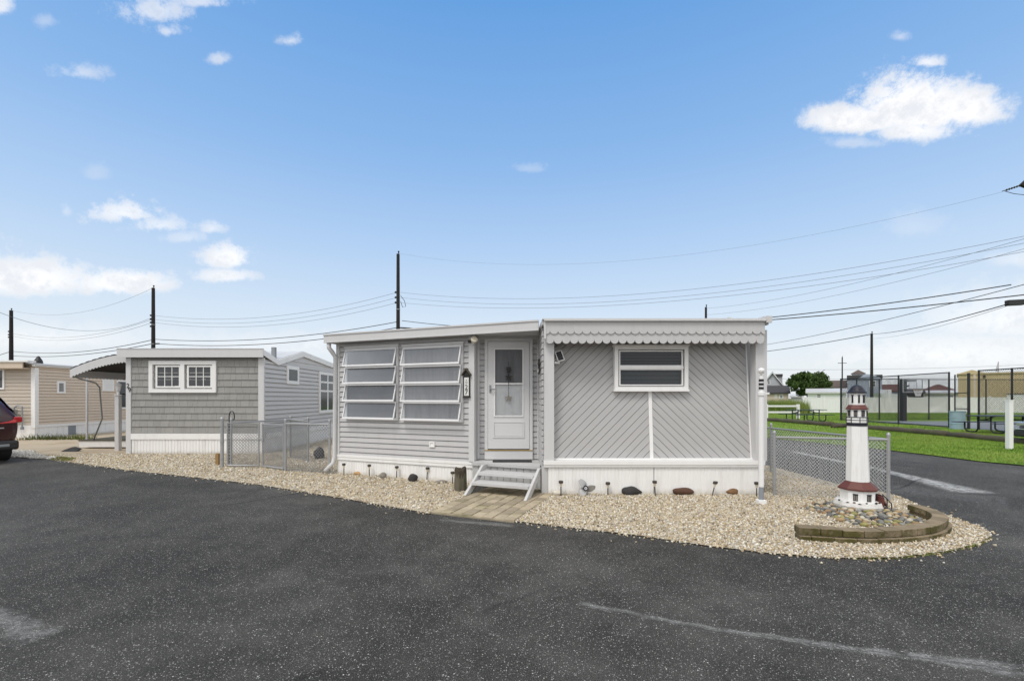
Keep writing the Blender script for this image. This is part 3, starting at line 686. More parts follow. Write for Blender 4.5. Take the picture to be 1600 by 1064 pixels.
for side in (0, 1):
    for (x0, x1, v0, v1) in REG[side]:
        rect = [(x0, v0), (x1, v0), (x1, v1), (x0, v1)]
        for k in range(-25, 45):
            c0 = k * pitch
            # left half boards run up to the right (x - y = const), right half mirrored
            if side == 0: pl = clip(clip(rect, 1, -1, CX + c0 + pitch - .010), -1, 1, -(CX + c0))
            else: pl = clip(clip(rect, -1, -1, -CX + c0 + pitch - .010), 1, 1, CX - c0)
            if len(pl) >= 3: m.prism([(x, .0, y) for x, y in pl], (0, .016, 0))
m.build('diagonal_boards', 'siding_dark', home)
m = MB(XC); m.box(.64, WX0, -.012, -.004, -.01, vl); m.box(WX1, 3.75, -.012, -.004, -.01, vl); m.box(WX0, WX1, -.012, -.004, -.01, WV0); m.box(WX0, WX1, -.012, -.004, WV1, vl); m.build('board_backing', 'groove', home)
m = MB(XC); m.box(CX - .026, CX + .026, .016, .028, 0, 1.10); m.build('centre_batten', 'white', home)
m = MB(XC); m.box(.63, 3.76, .0, .034, -.028, .0); m.box(3.735, 3.757, .0, .02, 0, vl); m.box(.63, .648, .0, .034, 0, .12); m.build('bottom_trim', 'white', home)
m = MB(XF); m.box(.49, 3.90, -.02, .075, .475, .535); m.box(.495, 3.895, -.02, .062, .436, .475); m.build('base_trim', 'white', home)
m = MB(XF); ribs(m, .56, 2.195, .012, .427, .055, None, .006, .03); ribs(m, 2.203, 3.87, .012, .427, .055, None, .006, .03); m.build('skirting', 'skirt', home)
m = MB(XF); m.box(.56, 3.87, .0, .026, .0, .436); m.build('skirting_backing', 'dark', home)  # dark sheet showing below the trim stands for its shadow line
m = MB(XF); m.box(.46, .56, -.05, .02, .0, .436); m.build('skirting_return', 'deck', home)
# window
XW = frame((0, 7.24, 0), (1, 0), (0, -1)); x0, x1, z0, z1 = 1.615, 2.775, 1.625, 2.325
f = MB(XW); ring(f, x0, x1, z0, z1, .058, -.06, .085, None); f.box(x0 - .012, x1 + .012, .0, .097, z0 - .02, z0 + .012); f.box(x0 - .02, x1 + .02, -.03, .097, z1 - .008, z1 + .018); f.box(x0 + .07, x1 - .07, .0, .075, 1.962, 2.0)
wf = f.build('window', 'white', home)
g = MB(XW); ring(g, x0 + .075, x1 - .075, z0 + .07, 1.965, .02, .0, .065, None); ring(g, x0 + .075, x1 - .075, 2.0, z1 - .07, .02, .0, .055, None); g.build('sash', 'white', wf)
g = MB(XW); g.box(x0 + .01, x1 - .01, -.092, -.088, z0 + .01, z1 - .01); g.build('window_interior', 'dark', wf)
g = MB(XW); z = z0 + .085
while z < 1.96: g.box(x0 + .08, x1 - .08, -.03, -.024, z, z + .010); z += .021
while z < 2.24: g.box(x0 + .08, x1 - .08, -.05, -.046, z, z + .003); z += .05
g.build('blind', 'blind', wf)
g = MB(XW); g.quad((x0+.08,.03,z0+.08),(x1-.08,.03,z0+.08),(x1-.08,.03,1.96),(x0+.08,.03,1.96)); g.quad((x0+.08,.025,2.0),(x1-.08,.025,2.0),(x1-.08,.025,z1-.08),(x0+.08,.025,z1-.08)); g.build('pane', 'glass', wf)
# scalloped fascia: two rows of half-round shingle tips
XV = frame((0, 6.93, 0), (1, 0), (0, -1)); fx0, fx1 = .515, 3.835; nsc = 27; pw = (fx1 - fx0) / nsc
def scallops(o0, o1, ztop, zbase, r, phase):
    m = MB(XV)
    pts = [(fx1, o0, ztop), (fx0, o0, ztop)]
    a = fx0
    x = fx0 - (pw/2 if phase else 0)
    while x < fx1 - 1e-4:
        for k in range(0, 9):
            t = math.pi - math.pi * k / 8
            xx = x + pw/2 + pw/2 * math.cos(t) * .985; zz = zbase - r * math.sin(t)
            if fx0 - 1e-6 <= xx <= fx1 + 1e-6: pts.append((xx, o0, zz))
        x += pw
    m.prism(pts, (0, o1 - o0, 0)); return m
scallops(.0, .016, 2.665, 2.385, .058, False).build('scalloped_fascia', 'scallop', home)
scallops(.018, .032, 2.66, 2.515, .045, True).build('scalloped_fascia_upper', 'scallop', home)
m = MB(); m.box(fx0 - .03, fx1 + .01, 6.86, 6.95, 2.665, 2.685); m.box(fx0 - .03, fx0, 6.89, 6.96, 2.40, 2.665); m.build('drip_edge', 'fascia', home)
m = MB(); m.box(fx0, fx1, 6.945, 7.40, 2.55, 2.565); m.build('porch_soffit', 'fascia', home)
m = MB(); m.box(.46, 3.92, 6.95, 19.2, 2.62, 2.69); m.box(.46, 3.92, 6.9, 19.2, 2.69, 2.71); m.build('main_roof', 'roof_metal', home)
m = MB(); m.box(3.80, 3.93, 6.88, 19, 2.66, 2.735); m.box(3.84, 3.925, 6.86, 6.90, 2.64, 2.74); m.build('gutter', 'fascia', home)
m = MB(); m.box(3.33, 3.38, 7.0, 7.05, 2.71, 2.745); m.build('roof_vent', 'fascia', home)

# things hung on or standing by the home
def plaque():
    s, z = onA(731, 605)
    base = FA(s, .03); base.z = EYE + (HZ - 620) * base.y / F
    t = thing('number_plaque', base, 'dark birdhouse shaped number plaque reading 27 on the siding beside the awning windows', 'sign')
    X = frame((base.x, base.y, base.z), UA, NA)
    m = MB(X); m.box(-.062, .062, -.01, .018, .0, .37); m.prism([(-.062, -.01, .37), (.062, -.01, .37), (0, -.01, .455)], (0, .035, 0)); m.box(-.07, .07, -.01, .03, -.015, .0); m.build('frame', 'rock_dark', t)
    m = MB(X); m.prism([(-.088, -.008, .365), (0, -.008, .47), (.088, -.008, .365), (.088, -.008, .39), (0, -.008, .50), (-.088, -.008, .39)], (0, .06, 0)); m.build('roof', 'timber', t)
    m = MB(X); m.box(-.045, .045, .018, .024, .02, .335); m.build('face', 'plate', t)
    for ch, z in (('2', .165), ('7', .075)):
        Y = X @ Matrix(((1,0,0,0),(0,0,1,.0242),(0,1,0,z),(0,0,0,1)))
        text_mesh('digit', ch, .115, Y, 'ink', t)
    m = MB(X); m.tube([(0, .026, .305), (0, .026, .235)], .003, 4); m.tube([(-.02, .026, .262), (-.014, .026, .242), (0, .026, .234), (.014, .026, .242), (.02, .026, .262)], .003, 4); m.tube([(-.013, .026, .288), (.013, .026, .288)], .003, 4); m.build('emblem', 'rock_grey', t)
plaque()
def floodlight(name, loc, label, X, parts_):
    t = thing(name, loc, label, 'light')
    for nm, mt, fn in parts_:
        m = MB(X); fn(m); m.build(nm, mt, t, smooth=False)
b = FA(-.03, .03); b.z = 2.47
X = frame((b.x, b.y, b.z), UA, NA)
floodlight('motion_light', b, 'small white motion floodlight under the eave left of the storm door', X,
   [('mount', 'white', lambda m: m.lathe([(.045, 0), (.045, .03)], (0, .0, 0), 12, X @ Matrix.Rotation(R(-90), 4, 'X'))),
    ('lamp_head', 'lens', lambda m: m.lathe([(.025, 0), (.05, .05), (.06, .12), (.05, .135)], (0, 0, 0), 12, X @ Matrix.Translation((.03, .03, -.01)) @ Matrix.Rotation(R(60), 4, 'Y') @ Matrix.Rotation(R(-50), 4, 'X'))),
    ('sensor', 'black', lambda m: m.box(-.05, -.01, .03, .08, -.02, .03))])
b = Vector((.70, 7.24, 2.16)); X2 = frame(b, (1, 0), (0, -1))
def sol_panel(m):
    Y = X2 @ Matrix.Translation((.05, .09, -.0)) @ Matrix.Rotation(R(-18), 4, 'Y') @ Matrix.Rotation(R(12), 4, 'X')
    m.box(-.045, .045, -.012, .012, -.075, .075, Y)
floodlight('solar_floodlight', b, 'black solar floodlight on a white arm at the left of the diagonal boards', X2,
   [('panel', 'black', sol_panel),
    ('panel_rim', 'white', lambda m: ring(m, -.055, .055, -.085, .085, .012, -.014, .014, X2 @ Matrix.Translation((.05, .09, 0)) @ Matrix.Rotation(R(-18), 4, 'Y') @ Matrix.Rotation(R(12), 4, 'X'))),
    ('arm', 'white', lambda m: m.tube([(-.06, -.03, -.05), (-.02, .04, -.06), (.03, .08, -.04)], .014, 8)),
    ('lamp_head', 'white', lambda m: m.box(-.03, .05, .04, .09, -.12, -.085))])
b = Vector((.465, 7.55, 2.0)); t = thing('wall_ornament', b, 'small dark ornament hung on the side wall of the door alcove', 'ornament')
X3 = frame(b, (0, 1), (-1, 0)); m = MB(X3); m.box(-.07, .07, 0, .03, -.10, .06); m.prism([(-.09, 0, .06), (.09, 0, .06), (0, 0, .15)], (0, .035, 0)); m.build('plate', 'rock_dark', t)
m = MB(X3); m.box(-.035, .035, .03, .038, -.07, -.02); m.build('face', 'plate', t)
# star ornament hung on the door glass
t = thing('star_ornament', (-.06, 8.02, 1.45), 'hanging string of dark metal stars on the storm door glass', 'ornament')
def star(z, r, x=-.06):
    pts = []
    for k in range(10):
        a = math.pi/2 + k*math.pi/5; q = r if k % 2 == 0 else r*.45; pts.append((x + q*math.cos(a), 8.015, z + q*math.sin(a)))
    return MB().prism(pts, (0, .008, 0))
for z, r in ((1.985, .05), (1.87, .07), (1.50, .07)): star(z, r).build('star', 'rock_grey' if z < 1.6 else 'rock_dark', t)
MB().tube([(-.06, 8.02, 2.15), (-.06, 8.02, 1.55)], .004, 5).build('cord', 'rock_dark', t)
MB().box(-.10, -.02, 8.01, 8.022, 2.0, 2.05).build('bow', 'rock_dark', t)
# mat lying on the deck
m = MB(XD); m.box(-.33, .34, .12, .34, .407, .43); tag(m.build('door_mat', 'black', None, (0, 7.87, .41)), 'black door mat lying on the deck below the storm door', 'mat')
# steps
t = thing('wooden_steps', FA(.8, .6), 'grey painted two tread wooden steps leading up to the storm door', 'steps')
for s0 in (.30, 1.27):
    m = MB(XA); m.prism([(s0, .92, .035), (s0, .80, .035), (s0, .13, .34), (s0, .16, .41), (s0, .34, .41), (s0, .98, .035)], (.04, 0, 0)) if False else m.prism([(s0, .99, .036), (s0, .79, .036), (s0, .17, .40), (s0, .37, .41)], (.042, 0, 0)); m.build('stringer', 'deck', t, bevel=.004)
for o0, z in ((.40, .285), (.62, .165)):
    m = MB(XA); m.box(.343, 1.269, o0 - .11, o0 + .18, z - .01, z + .036); m.build('tread', 'deck', t, bevel=.004)

# ---------------------------------------------------------------- small things in front of the home
def rock(name, loc, r, mat, label, cat='rock', sub=2, seed=0, rz=0, amp=.18, group=None, boxy=0):
    bm = bmesh.new(); bmesh.ops.create_icosphere(bm, subdivisions=sub, radius=1)
    rg = random.Random(seed); ph = [rg.uniform(0, 6) for _ in range(9)]
    for v in bm.verts:
        p = v.co.copy()
        k = 1 + amp * (math.sin(2.1*p.x + ph[0]) * math.cos(2.3*p.y + ph[1]) + .6*math.sin(4.2*p.z + ph[2] + 2*p.x) + .4*math.sin(6*p.y + ph[3]))
        v.co = Vector((p.x*k*r[0], p.y*k*r[1], (p.z*k*.9 + .62)*r[2]))
    me = bpy.data.meshes.new(name); bm.to_mesh(me); bm.free()
    for q in me.polygons: q.use_smooth = True
    me.materials.append(M[mat]); o = bpy.data.objects.new(name, me); C.objects.link(o); o.location = loc; o.rotation_euler.z = rz
    return tag(o, label, cat, group)
ROCKS = [((561, 742), (.085, .05, .045), 'rock_orange', 'small orange stone at the foot of the left skirting, between two solar lights'),
         ((599, 747), (.07, .05, .065), 'rock_grey', 'rounded grey stone at the foot of the porch skirting'),
         ((646, 752), (.085, .07, .085), 'rock_dark', 'round black rock at the foot of the porch skirting'),
         ((690, 755), (.10, .05, .035), 'rock_grey', 'flat grey stone just left of the weathered piling stump'),
         ((667, 754), (.03, .025, .03), 'rock_white', 'tiny white stone between the black rock and the flat grey stone'),
         ((870, 774), (.075, .055, .05), 'rock_white', 'pale stone beside the bottom of the wooden steps'),
         ((1065, 773), (.17, .08, .075), 'rock_brown', 'long dark red brown rock in front of the white skirting'),
         ((1142, 772), (.115, .08, .065), 'rock_tan', 'rounded tan brown rock near the right end of the white skirting')]
for i, (p, r, mt, lb) in enumerate(ROCKS): rock('rock', G(*p) + Vector((0, -.03, .012)), r, mt, lb, 'rock', 3, i + 3, .1 * (i % 3), .12)
# dark pointed rock (leans to a tip on its right)
dr_ = G(985, 773); m = bmesh.new(); bmesh.ops.create_icosphere(m, subdivisions=3, radius=1)
for v in m.verts:
    p = v.co; tip = max(0, p.x)
    v.co = Vector((p.x * .145 + .03*tip, p.y * .085 * (1 - .65*tip), (p.z * (1 - .6*tip) + .55 + .10*math.sin(5*p.x)) * .085))
me = bpy.data.meshes.new('rock'); m.to_mesh(me); m.free(); me.materials.append(M['rock_dark'])
for q in me.polygons: q.use_smooth = True
o = bpy.data.objects.new('rock', me); C.objects.link(o); o.location = dr_ + Vector((0, -.03, .012)); tag(o, 'dark grey pointed rock leaning against the white skirting', 'rock')
# boat propeller
pc = G(912, 774) + Vector((0, -.02, 0)); t = thing('boat_propeller', pc, 'three bladed grey metal boat propeller standing against the white skirting', 'propeller')
hc = Vector((pc.x + .015, pc.y - .03, .125)); XP = Matrix.Translation(hc) @ Matrix.Rotation(R(82), 4, 'X')
m = MB(XP); m.lathe([(.034, -.06), (.04, .06)], (0, 0, 0), 16); m.build('hub', 'black', t, smooth=False)
MB(XP).lathe([(.022, .056), (.022, .064), (.0, .064)], (0, 0, 0), 12).build('hub_core', 'chrome', t)
MB(XP).lathe([(.009, .06), (.009, .068), (.0, .068)], (0, 0, 0), 10).build('shaft_hole', 'black', t)
for k in range(3):
    a = R(110 + 120*k); m = MB(XP); nu, nv = 8, 6; vs = []
    for sgn in (0, 1):
        for i in range(nu + 1):
            q = i / nu; rr = .03 + .125 * q; wdt = .058 * math.sin(math.pi * min(1, .2 + q*.72)) ** .7
            for j in range(nv + 1):
                s = (j / nv - .5) * 2; ang = s * wdt / max(rr, .05) + .25*q; tw = .05 * s * (1 - .5*q) + .01*q
                vs.append((rr*math.cos(a+ang), rr*math.sin(a+ang), tw + .006*sgn))
    K = (nu+1)*(nv+1); fs = []
    for i in range(nu):
        for j in range(nv):
            b = i*(nv+1)+j; fs.append((b, b+1, b+nv+2, b+nv+1)); fs.append((K+b, K+b+nv+1, K+b+nv+2, K+b+1))
    rim = [i*(nv+1) for i in range(nu+1)] + [nu*(nv+1)+j for j in range(1, nv+1)] + [i*(nv+1)+nv for i in range(nu-1, -1, -1)] + list(range(nv-1, 0, -1))
    for i in range(len(rim)): fs.append((rim[i], rim[(i+1) % len(rim)], K+rim[(i+1) % len(rim)], K+rim[i]))
    m.add(vs, fs); m.build('blade', 'steel', t, smooth=True)
# piling stump
pb = G(719, 767); st = thing('piling_stump', pb, 'short weathered wooden piling stump with blackened top standing left of the steps', 'post')
rg = random.Random(8); n_ = 26; rad = [.094 + .010*math.sin(3*k/n_*6.28) + .006*math.sin(7*k/n_*6.28 + 1) + rg.uniform(-.005, .004) for k in range(n_)]
def stump(levels, cap):
    vs = []; fs = []
    for f, zf_ in levels:
        for k in range(n_):
            a = 6.283*k/n_; z = zf_(k) if callable(zf_) else zf_
            vs.append((pb.x + f*rad[k]*math.cos(a), pb.y + f*rad[k]*math.sin(a), z))
    m_ = len(levels)
    for i in range(m_-1):
        for k in range(n_): fs.append((i*n_+k, i*n_+(k+1) % n_, (i+1)*n_+(k+1) % n_, (i+1)*n_+k))
    fs.append(tuple((m_-1)*n_+k for k in range(n_)))
    return MB().add(vs, fs)
jag = [rg.uniform(-.07, .06) for _ in range(n_)]; jt = [.375 + .02*math.sin(2*k/n_*6.28 + 1) + rg.uniform(-.012, .012) for k in range(n_)]
stump([(1.0, 0), (1.02, .1), (1.0, .2), (.985, lambda k: .262 + jag[k])], False).build('stump', 'piling', st)
stump([(.99, lambda k: .25 + jag[k]), (.975, .335), (.92, lambda k: jt[k] - .018), (.78, lambda k: jt[k] + .004), (.5, lambda k: jt[k] - .005), (.2, lambda k: .35)], True).build('blackened_top', 'bark', st)
# solar stake lights
def stake_light(loc, label, lean=(0, 0), h=.2):
    t = thing('solar_stake_light', loc, label, 'garden light', 'solar stake lights along the skirting')
    L = (lean[0], lean[1])
    MB().lathe([(.009, 0), (.009, h - .055)], tuple(loc), 6, lean=L).build('stake', 'solar', t)
    MB().lathe([(.013, h - .06), (.026, h - .005)], tuple(loc), 10, lean=L).build('lens', 'lens', t)
    MB().lathe([(.034, h - .008), (.036, h + .022), (.028, h + .03)], tuple(loc), 10, lean=L).build('cap', 'solar', t)
SLs = [((538.5, 743), 'dark solar stake light nearest the downspout, first along the porch skirting', (0, 0), .2), ((578, 745), 'dark solar stake light second along the porch skirting, right of the orange stone', (0, 0), .2),
       ((620.5, 748), 'dark solar stake light third along the porch skirting, left of the black rock', (.02, 0), .2), ((667.5, 751), 'dark solar stake light fourth along the porch skirting, right of the black rock', (.06, 0), .21),
       ((707.5, 756), 'pale solar stake light half hidden behind the piling stump', (0, 0), .18),
       ((876, 775), 'solar stake light between the steps and the boat propeller', (0, 0), .2), ((949, 774), 'yellowish solar stake light between the propeller and the dark pointed rock', (0, 0), .17),
       ((1022.5, 775), 'solar stake light under the middle of the diagonal board wall', (-.04, 0), .2), ((1111, 775), 'tilted solar stake light between the two brown rocks', (.24, 0), .19),
       ((1180, 776), 'solar stake light beside the white corner pipe', (0, 0), .19)]
for p, lb, ln, h in SLs: stake_light(G(*p) + Vector((0, -.04, .015)), lb, ln, h)
# white pipe at the right corner with a small lighthouse lantern
pp = G(1189.5, 788); t = thing('pipe_post', pp, 'white plastic pipe post at the right corner, with ball top and black striped lantern', 'post')
def L3(prof, n=14): return MB().lathe(prof, (pp.x, pp.y, 0), n)
L3([(.036, .25), (.036, 1.56)]).build('pipe', 'pvc', t, smooth=False); L3([(.033, .06), (.033, .25)]).build('lower_pipe', 'pipe_grey', t)
MB().box(pp.x - .055, pp.x + .055, pp.y - .05, pp.y + .05, .0, .07).build('base_block', 'pvc', t, bevel=.008)
m = L3([(.05, 1.54), (.05, 1.585), (.04, 1.59)]); m.box(pp.x - .0, pp.x + .10, pp.y - .03, pp.y + .03, 1.552, 1.58); m.build('bracket', 'pvc', t)
L3([(.028, 1.59), (.028, 1.80), (.01, 1.81)]).build('lantern', 'pvc', t)
for z in (1.625, 1.68, 1.735): L3([(.033, z), (.033, z + .032)]).build('stripe', 'black', t)
L3([(.008, 1.80), (.008, 1.845), (.026, 1.85), (.041, 1.875), (.043, 1.89), (.036, 1.918), (.0, 1.928)]).build('ball_top', 'pvc', t, smooth=True)

# ---------------------------------------------------------------- chain link
def mesh_panel(m, p, q, z0, z1, a, r, n=3, amp=.006):
    p = Vector(p); q = Vector(q); L = (q - p).length; u = (q - p) / L; nn = Vector((-u.y, u.x, 0))
    K = int(L / a); J = int((z1 - z0) / a)
    for k in range(K):
        pts = []
        for j in range(J + 1):
            x = (k + ((j + k) % 2)) * a + (L - K * a) / 2; z = z0 + j * a
            pts.append(p + u * x + nn * (amp if (j + k) % 2 else -amp) + Vector((0, 0, z)))
        m.tube(pts, r, n, caps=False)
def clf(name, pts, h, label, cat='fence', post_r=.023, a=.027, r=.0029, posts=None, mat='galv', wmat='wire', rail_r=.018, caps=True, group=None, ph=None, top=True, z0=.03, bottom=False):
    t = thing(name, pts[0], label, cat, group)
    for p in (posts if posts is not None else pts):
        p = Vector(p); m = MB(); hh = ph or h + .05
        m.lathe([(post_r, 0), (post_r, hh), (post_r * 1.15, hh), (post_r * 1.15, hh + .025), (post_r * .7, hh + .05), (0, hh + .058)] if caps else [(post_r, 0), (post_r, hh)], tuple(p), 10)
        if caps:
            for zz in (.18, .5, .8): m.lathe([(post_r * 1.2, h * zz), (post_r * 1.2, h * zz + .02)], tuple(p), 10)
        m.build('post', mat, t)
    for p, q in zip(pts[:-1], pts[1:]):
        p = Vector(p); q = Vector(q); m = MB()
        if top: MB().tube([p + Vector((0, 0, h)), q + Vector((0, 0, h))], rail_r, 8).build('rail', mat, t)
        if bottom: MB().tube([p + Vector((0, 0, .08)), q + Vector((0, 0, .08))], rail_r, 6).build('rail', mat, t)
        m = MB(); mesh_panel(m, p, q, z0, h + .015, a, r); mo = m.build('wire_mesh', wmat, t, recalc=False, smooth=True)
    return t
CORN = G(1388, 784)
F0 = Vector((4.03, 6.99, 0))
clf('chain_link_fence', [F0, CORN], .90, 'short galvanised chain link fence from the home corner post to the post behind the lighthouse')
clf('chain_link_fence', [CORN + Vector((.02, .09, 0)), Vector((5.18, 9.1, 0)), Vector((5.0, 12.5, 0)), Vector((4.8, 17, 0))], .90, 'chain link fence running back along the side road from behind the lighthouse', posts=[Vector((5.18, 9.1, 0)), Vector((5.0, 12.5, 0)), Vector((4.8, 17, 0))], r=.003, a=.03)
# left gates
g0 = G(347, 731); g1 = G(408, 731.5); g2 = G(446, 737); g3 = Vector((-3.60, 8.98, 0))
clf('chain_link_fence', [g2, g3], .98, 'low galvanised chain link fence panel between the gate post and the downspout', a=.034, r=.0058, wmat='galv')
gp_ = thing('gate_post', g0, 'galvanised post of the chain link gate, in front of the shingled home', 'post')
MB().lathe([(.034, 0), (.034, 1.04), (.04, 1.04), (.04, 1.065), (.02, 1.09), (0, 1.095)], tuple(g0), 10).build('tube', 'galv', gp_)
for zz in (.2, .55, .9): MB().lathe([(.042, zz), (.042, zz + .025)], tuple(g0), 10).build('band', 'galv', gp_)
def gate(p, q, h, label):
    p = Vector(p); q = Vector(q); t = thing('chain_link_gate', p, label, 'gate', 'chain link gate leaves')
    Z = lambda z: Vector((0, 0, z)); m = MB()
    m.tube([p + Z(.06), p + Z(h), q + Z(h), q + Z(.06), p + Z(.06)], .019, 8)
    m.build('frame', 'galv', t)
    m = MB(); mesh_panel(m, p, q, .07, h, .034, .0058); m.build('wire_mesh', 'galv', t, recalc=False, smooth=True)
    m = MB()
    for zz in (.2, h - .15): m.lathe([(.028, zz), (.028, zz + .05)], tuple(p), 8)
    m.build('hinge', 'galv', t)
    d = (p - q).normalized(); m = MB(); m.lathe([(.03, h*.62), (.03, h*.62 + .06)], tuple(q), 8); m.tube([q + Z(h*.66), q + Z(h*.66) - d*.10 + Vector((0, -.03, 0))], .012, 6); m.build('latch', 'galv', t)
dg = (g1 - g0).normalized()
gate(g0 + dg * .12, g1 - dg * .05, .97, 'wider galvanised chain link gate leaf on the left, next to the timber stake')
d2 = (g2 - g1).normalized()
gate(g2 - d2 * .06, g1 + d2 * .06, .95, 'narrow galvanised chain link gate leaf on the right of the pair')
clf('chain_link_fence', [Vector((-6.2, 10.05, 0)), Vector((-5.55, 11.4, 0)), Vector((-4.75, 10.6, 0))], .96, 'slack chain link run zigzagging behind the two gate leaves', a=.034, r=.005, wmat='galv')
hk = G(358, 727); t = MB(); pts = [hk + Vector((0, 0, z)) for z in (0, .5, 1.1)] + [hk + Vector((.06 - .06*math.cos(a), 0, 1.1 + .11*math.sin(a))) for a in (.6, 1.2, 1.8, 2.4, 3.0)] + [hk + Vector((.115, 0, 1.03)), hk + Vector((.085, 0, 1.02))]
tag(t.tube(pts, .011, 6).build('garden_hook', 'blackmetal', None, hk, smooth=True), 'thin dark shepherd hook rising behind the gate post', 'garden hook')
sk = G(340, 727); tag(MB().box(sk.x - .035, sk.x + .035, sk.y - .03, sk.y + .03, 0, .27).build('timber_stake', 'stake', None, sk, bevel=.004), 'short raw timber stake left of the gate post', 'stake')
rock('plant_pot', Vector((-4.75, 11.2, 0)), (.14, .12, .18), 'rock_dark', 'dark bundle on the gravel behind the narrow gate leaf', 'bundle', 2, 4)

# ---------------------------------------------------------------- lighthouse ornament
lb = Vector((4.70, 6.18, .035)); t = thing('lighthouse_ornament', lb, 'white garden lighthouse with dark red roofs and black dome, standing in river stones', 'ornament')
PH = R(22.5); LN = (-.014, 0)
def LH(prof, name, mat, n=8, phase=PH, smooth=False, parent=None): return MB().lathe(prof, tuple(lb), n, phase=phase, lean=LN).build(name, mat, parent or t, smooth=smooth)
br = MB().lathe([(.315, -.05), (.335, .03), (.31, .085), (.24, .10)], tuple(lb), 24)
br.v = [(x + .012*math.sin(8*math.atan2(y-lb.y, x-lb.x)+z*20), y + .012*math.cos(9*math.atan2(y-lb.y, x-lb.x)), z) for x, y, z in br.v]
br.build('rock_base', 'lh_rock', t)
rg = random.Random(3)
for k in range(13):
    a = R(180 + 14.5*k) + rg.uniform(-.05, .05); zz = rg.uniform(.075, .105)
    bm_ = MB(); q = Matrix.Translation((lb.x + .30*math.cos(a), lb.y + .30*math.sin(a), lb.z + zz - .01)) @ Matrix.Rotation(a, 4, 'Z') @ Matrix.Rotation(R(-35), 4, 'Y')
    bm_.lathe([(.0, -.012), (.019, -.008), (.023, .0), (.016, .010), (0, .013)], (0, 0, 0), 7, X=q @ Matrix.Diagonal((.8, rg.uniform(.8, 1.5), 1, 1)))
    bm_.build('painted_stone', rg.choice(['rock_dark', 'rock_brown', 'rock_tan', 'rock_dark']), t)
LH([(.245, .03), (.25, .245)], 'base_house', 'lh_white')
LH([(.275, .235), (.278, .255), (.168, .345)], 'base_roof', 'lh_red')
LH([(.166, .335), (.140, 1.10)], 'tower', 'lh_white')
LH([(.147, 1.09), (.147, 1.135)], 'gallery_band', 'lh_dark')
LH([(.143, 1.135), (.143, 1.19), (.138, 1.19), (.138, 1.20)], 'gallery', 'lh_white')
m = MB()
for zz in (1.165, 1.205): m.lathe([(.148, zz), (.148, zz + .008)], tuple(lb), 8, phase=PH, lean=LN)
for k in range(8):
    a = PH + k*math.pi/4; m.tube([(lb.x - .014*1.15 + .148*math.cos(a), lb.y + .148*math.sin(a), lb.z + 1.135), (lb.x - .014*1.2 + .148*math.cos(a), lb.y + .148*math.sin(a), lb.z + 1.21)], .006, 5)
m.build('railing', 'lh_dark', t)
LH([(.134, 1.19), (.136, 1.315)], 'watch_room', 'lh_white')
LH([(.156, 1.312), (.158, 1.322), (.118, 1.375)], 'upper_roof', 'lh_red')
LH([(.104, 1.37), (.106, 1.54)], 'lantern_room', 'lh_white')
LH([(.132, 1.532), (.134, 1.545), (.105, 1.57), (.088, 1.60), (.06, 1.628), (.02, 1.645), (.0, 1.648)], 'dome', 'lh_dark', 16, 0)
def lwin(ang, rad, z, wd, h, frame_=True):
    a = R(ang); cx = lb.x + LN[0]*z + rad*math.cos(a); cy = lb.y + rad*math.sin(a)
    X = Matrix.Translation((cx, cy, lb.z + z)) @ Matrix.Rotation(a - math.pi/2, 4, 'Z')
    m = MB(X); ring(m, -wd/2, wd/2, 0, h, .007, -.006, .010, None); m.box(-.003, .003, -.004, .008, .009, h - .009); m.box(-wd/2 - .005, wd/2 + .005, -.006, .016, h, h + .010)
    f = m.build('window', 'lh_dark', t)
    m = MB(X); m.box(-wd/2 + .008, wd/2 - .008, -.004, .004, .008, h - .008); m.build('pane', 'rock_grey', f)
AP = math.cos(math.pi/8)
for ang in (-90, -45, -135, 0): lwin(ang, .248*AP + .001, .10, .06, .085)
for ang in (-90, -45, -135, 0, 180): lwin(ang, .1355*AP + .002, 1.222, .046, .07)
for ang in (-70, -112, -20, -160): lwin(ang, .105*AP + .002, 1.40, .024, .10)
lwin(-10, .152*AP + .004, .86, .035, .075); lwin(-10, .161*AP + .004, .46, .035, .075)
# small dock with a ramp at the right of the base
m = MB(); m.prism([(lb.x + .20, lb.y - .24, lb.z + .15), (lb.x + .35, lb.y - .16, lb.z + .02), (lb.x + .36, lb.y - .13, lb.z + .06), (lb.x + .21, lb.y - .21, lb.z + .19)], (.02, .12, 0)); m.box(lb.x + .17, lb.x + .21, lb.y - .27, lb.y - .14, lb.z + .03, lb.z + .17); m.build('ramp', 'lh_red', t)
m = MB()
for dx, dz in ((.20, .16), (.27, .10), (.34, .04)): m.tube([(lb.x + dx, lb.y - .25, lb.z - .02), (lb.x + dx, lb.y - .25, lb.z + dz + .05)], .008, 5)
m.tube([(lb.x + .20, lb.y - .25, lb.z + .20), (lb.x + .34, lb.y - .25, lb.z + .08)], .007, 5); m.build('ramp_rail', 'lh_dark', t)

t.scale = (.83, .83, 1.0)
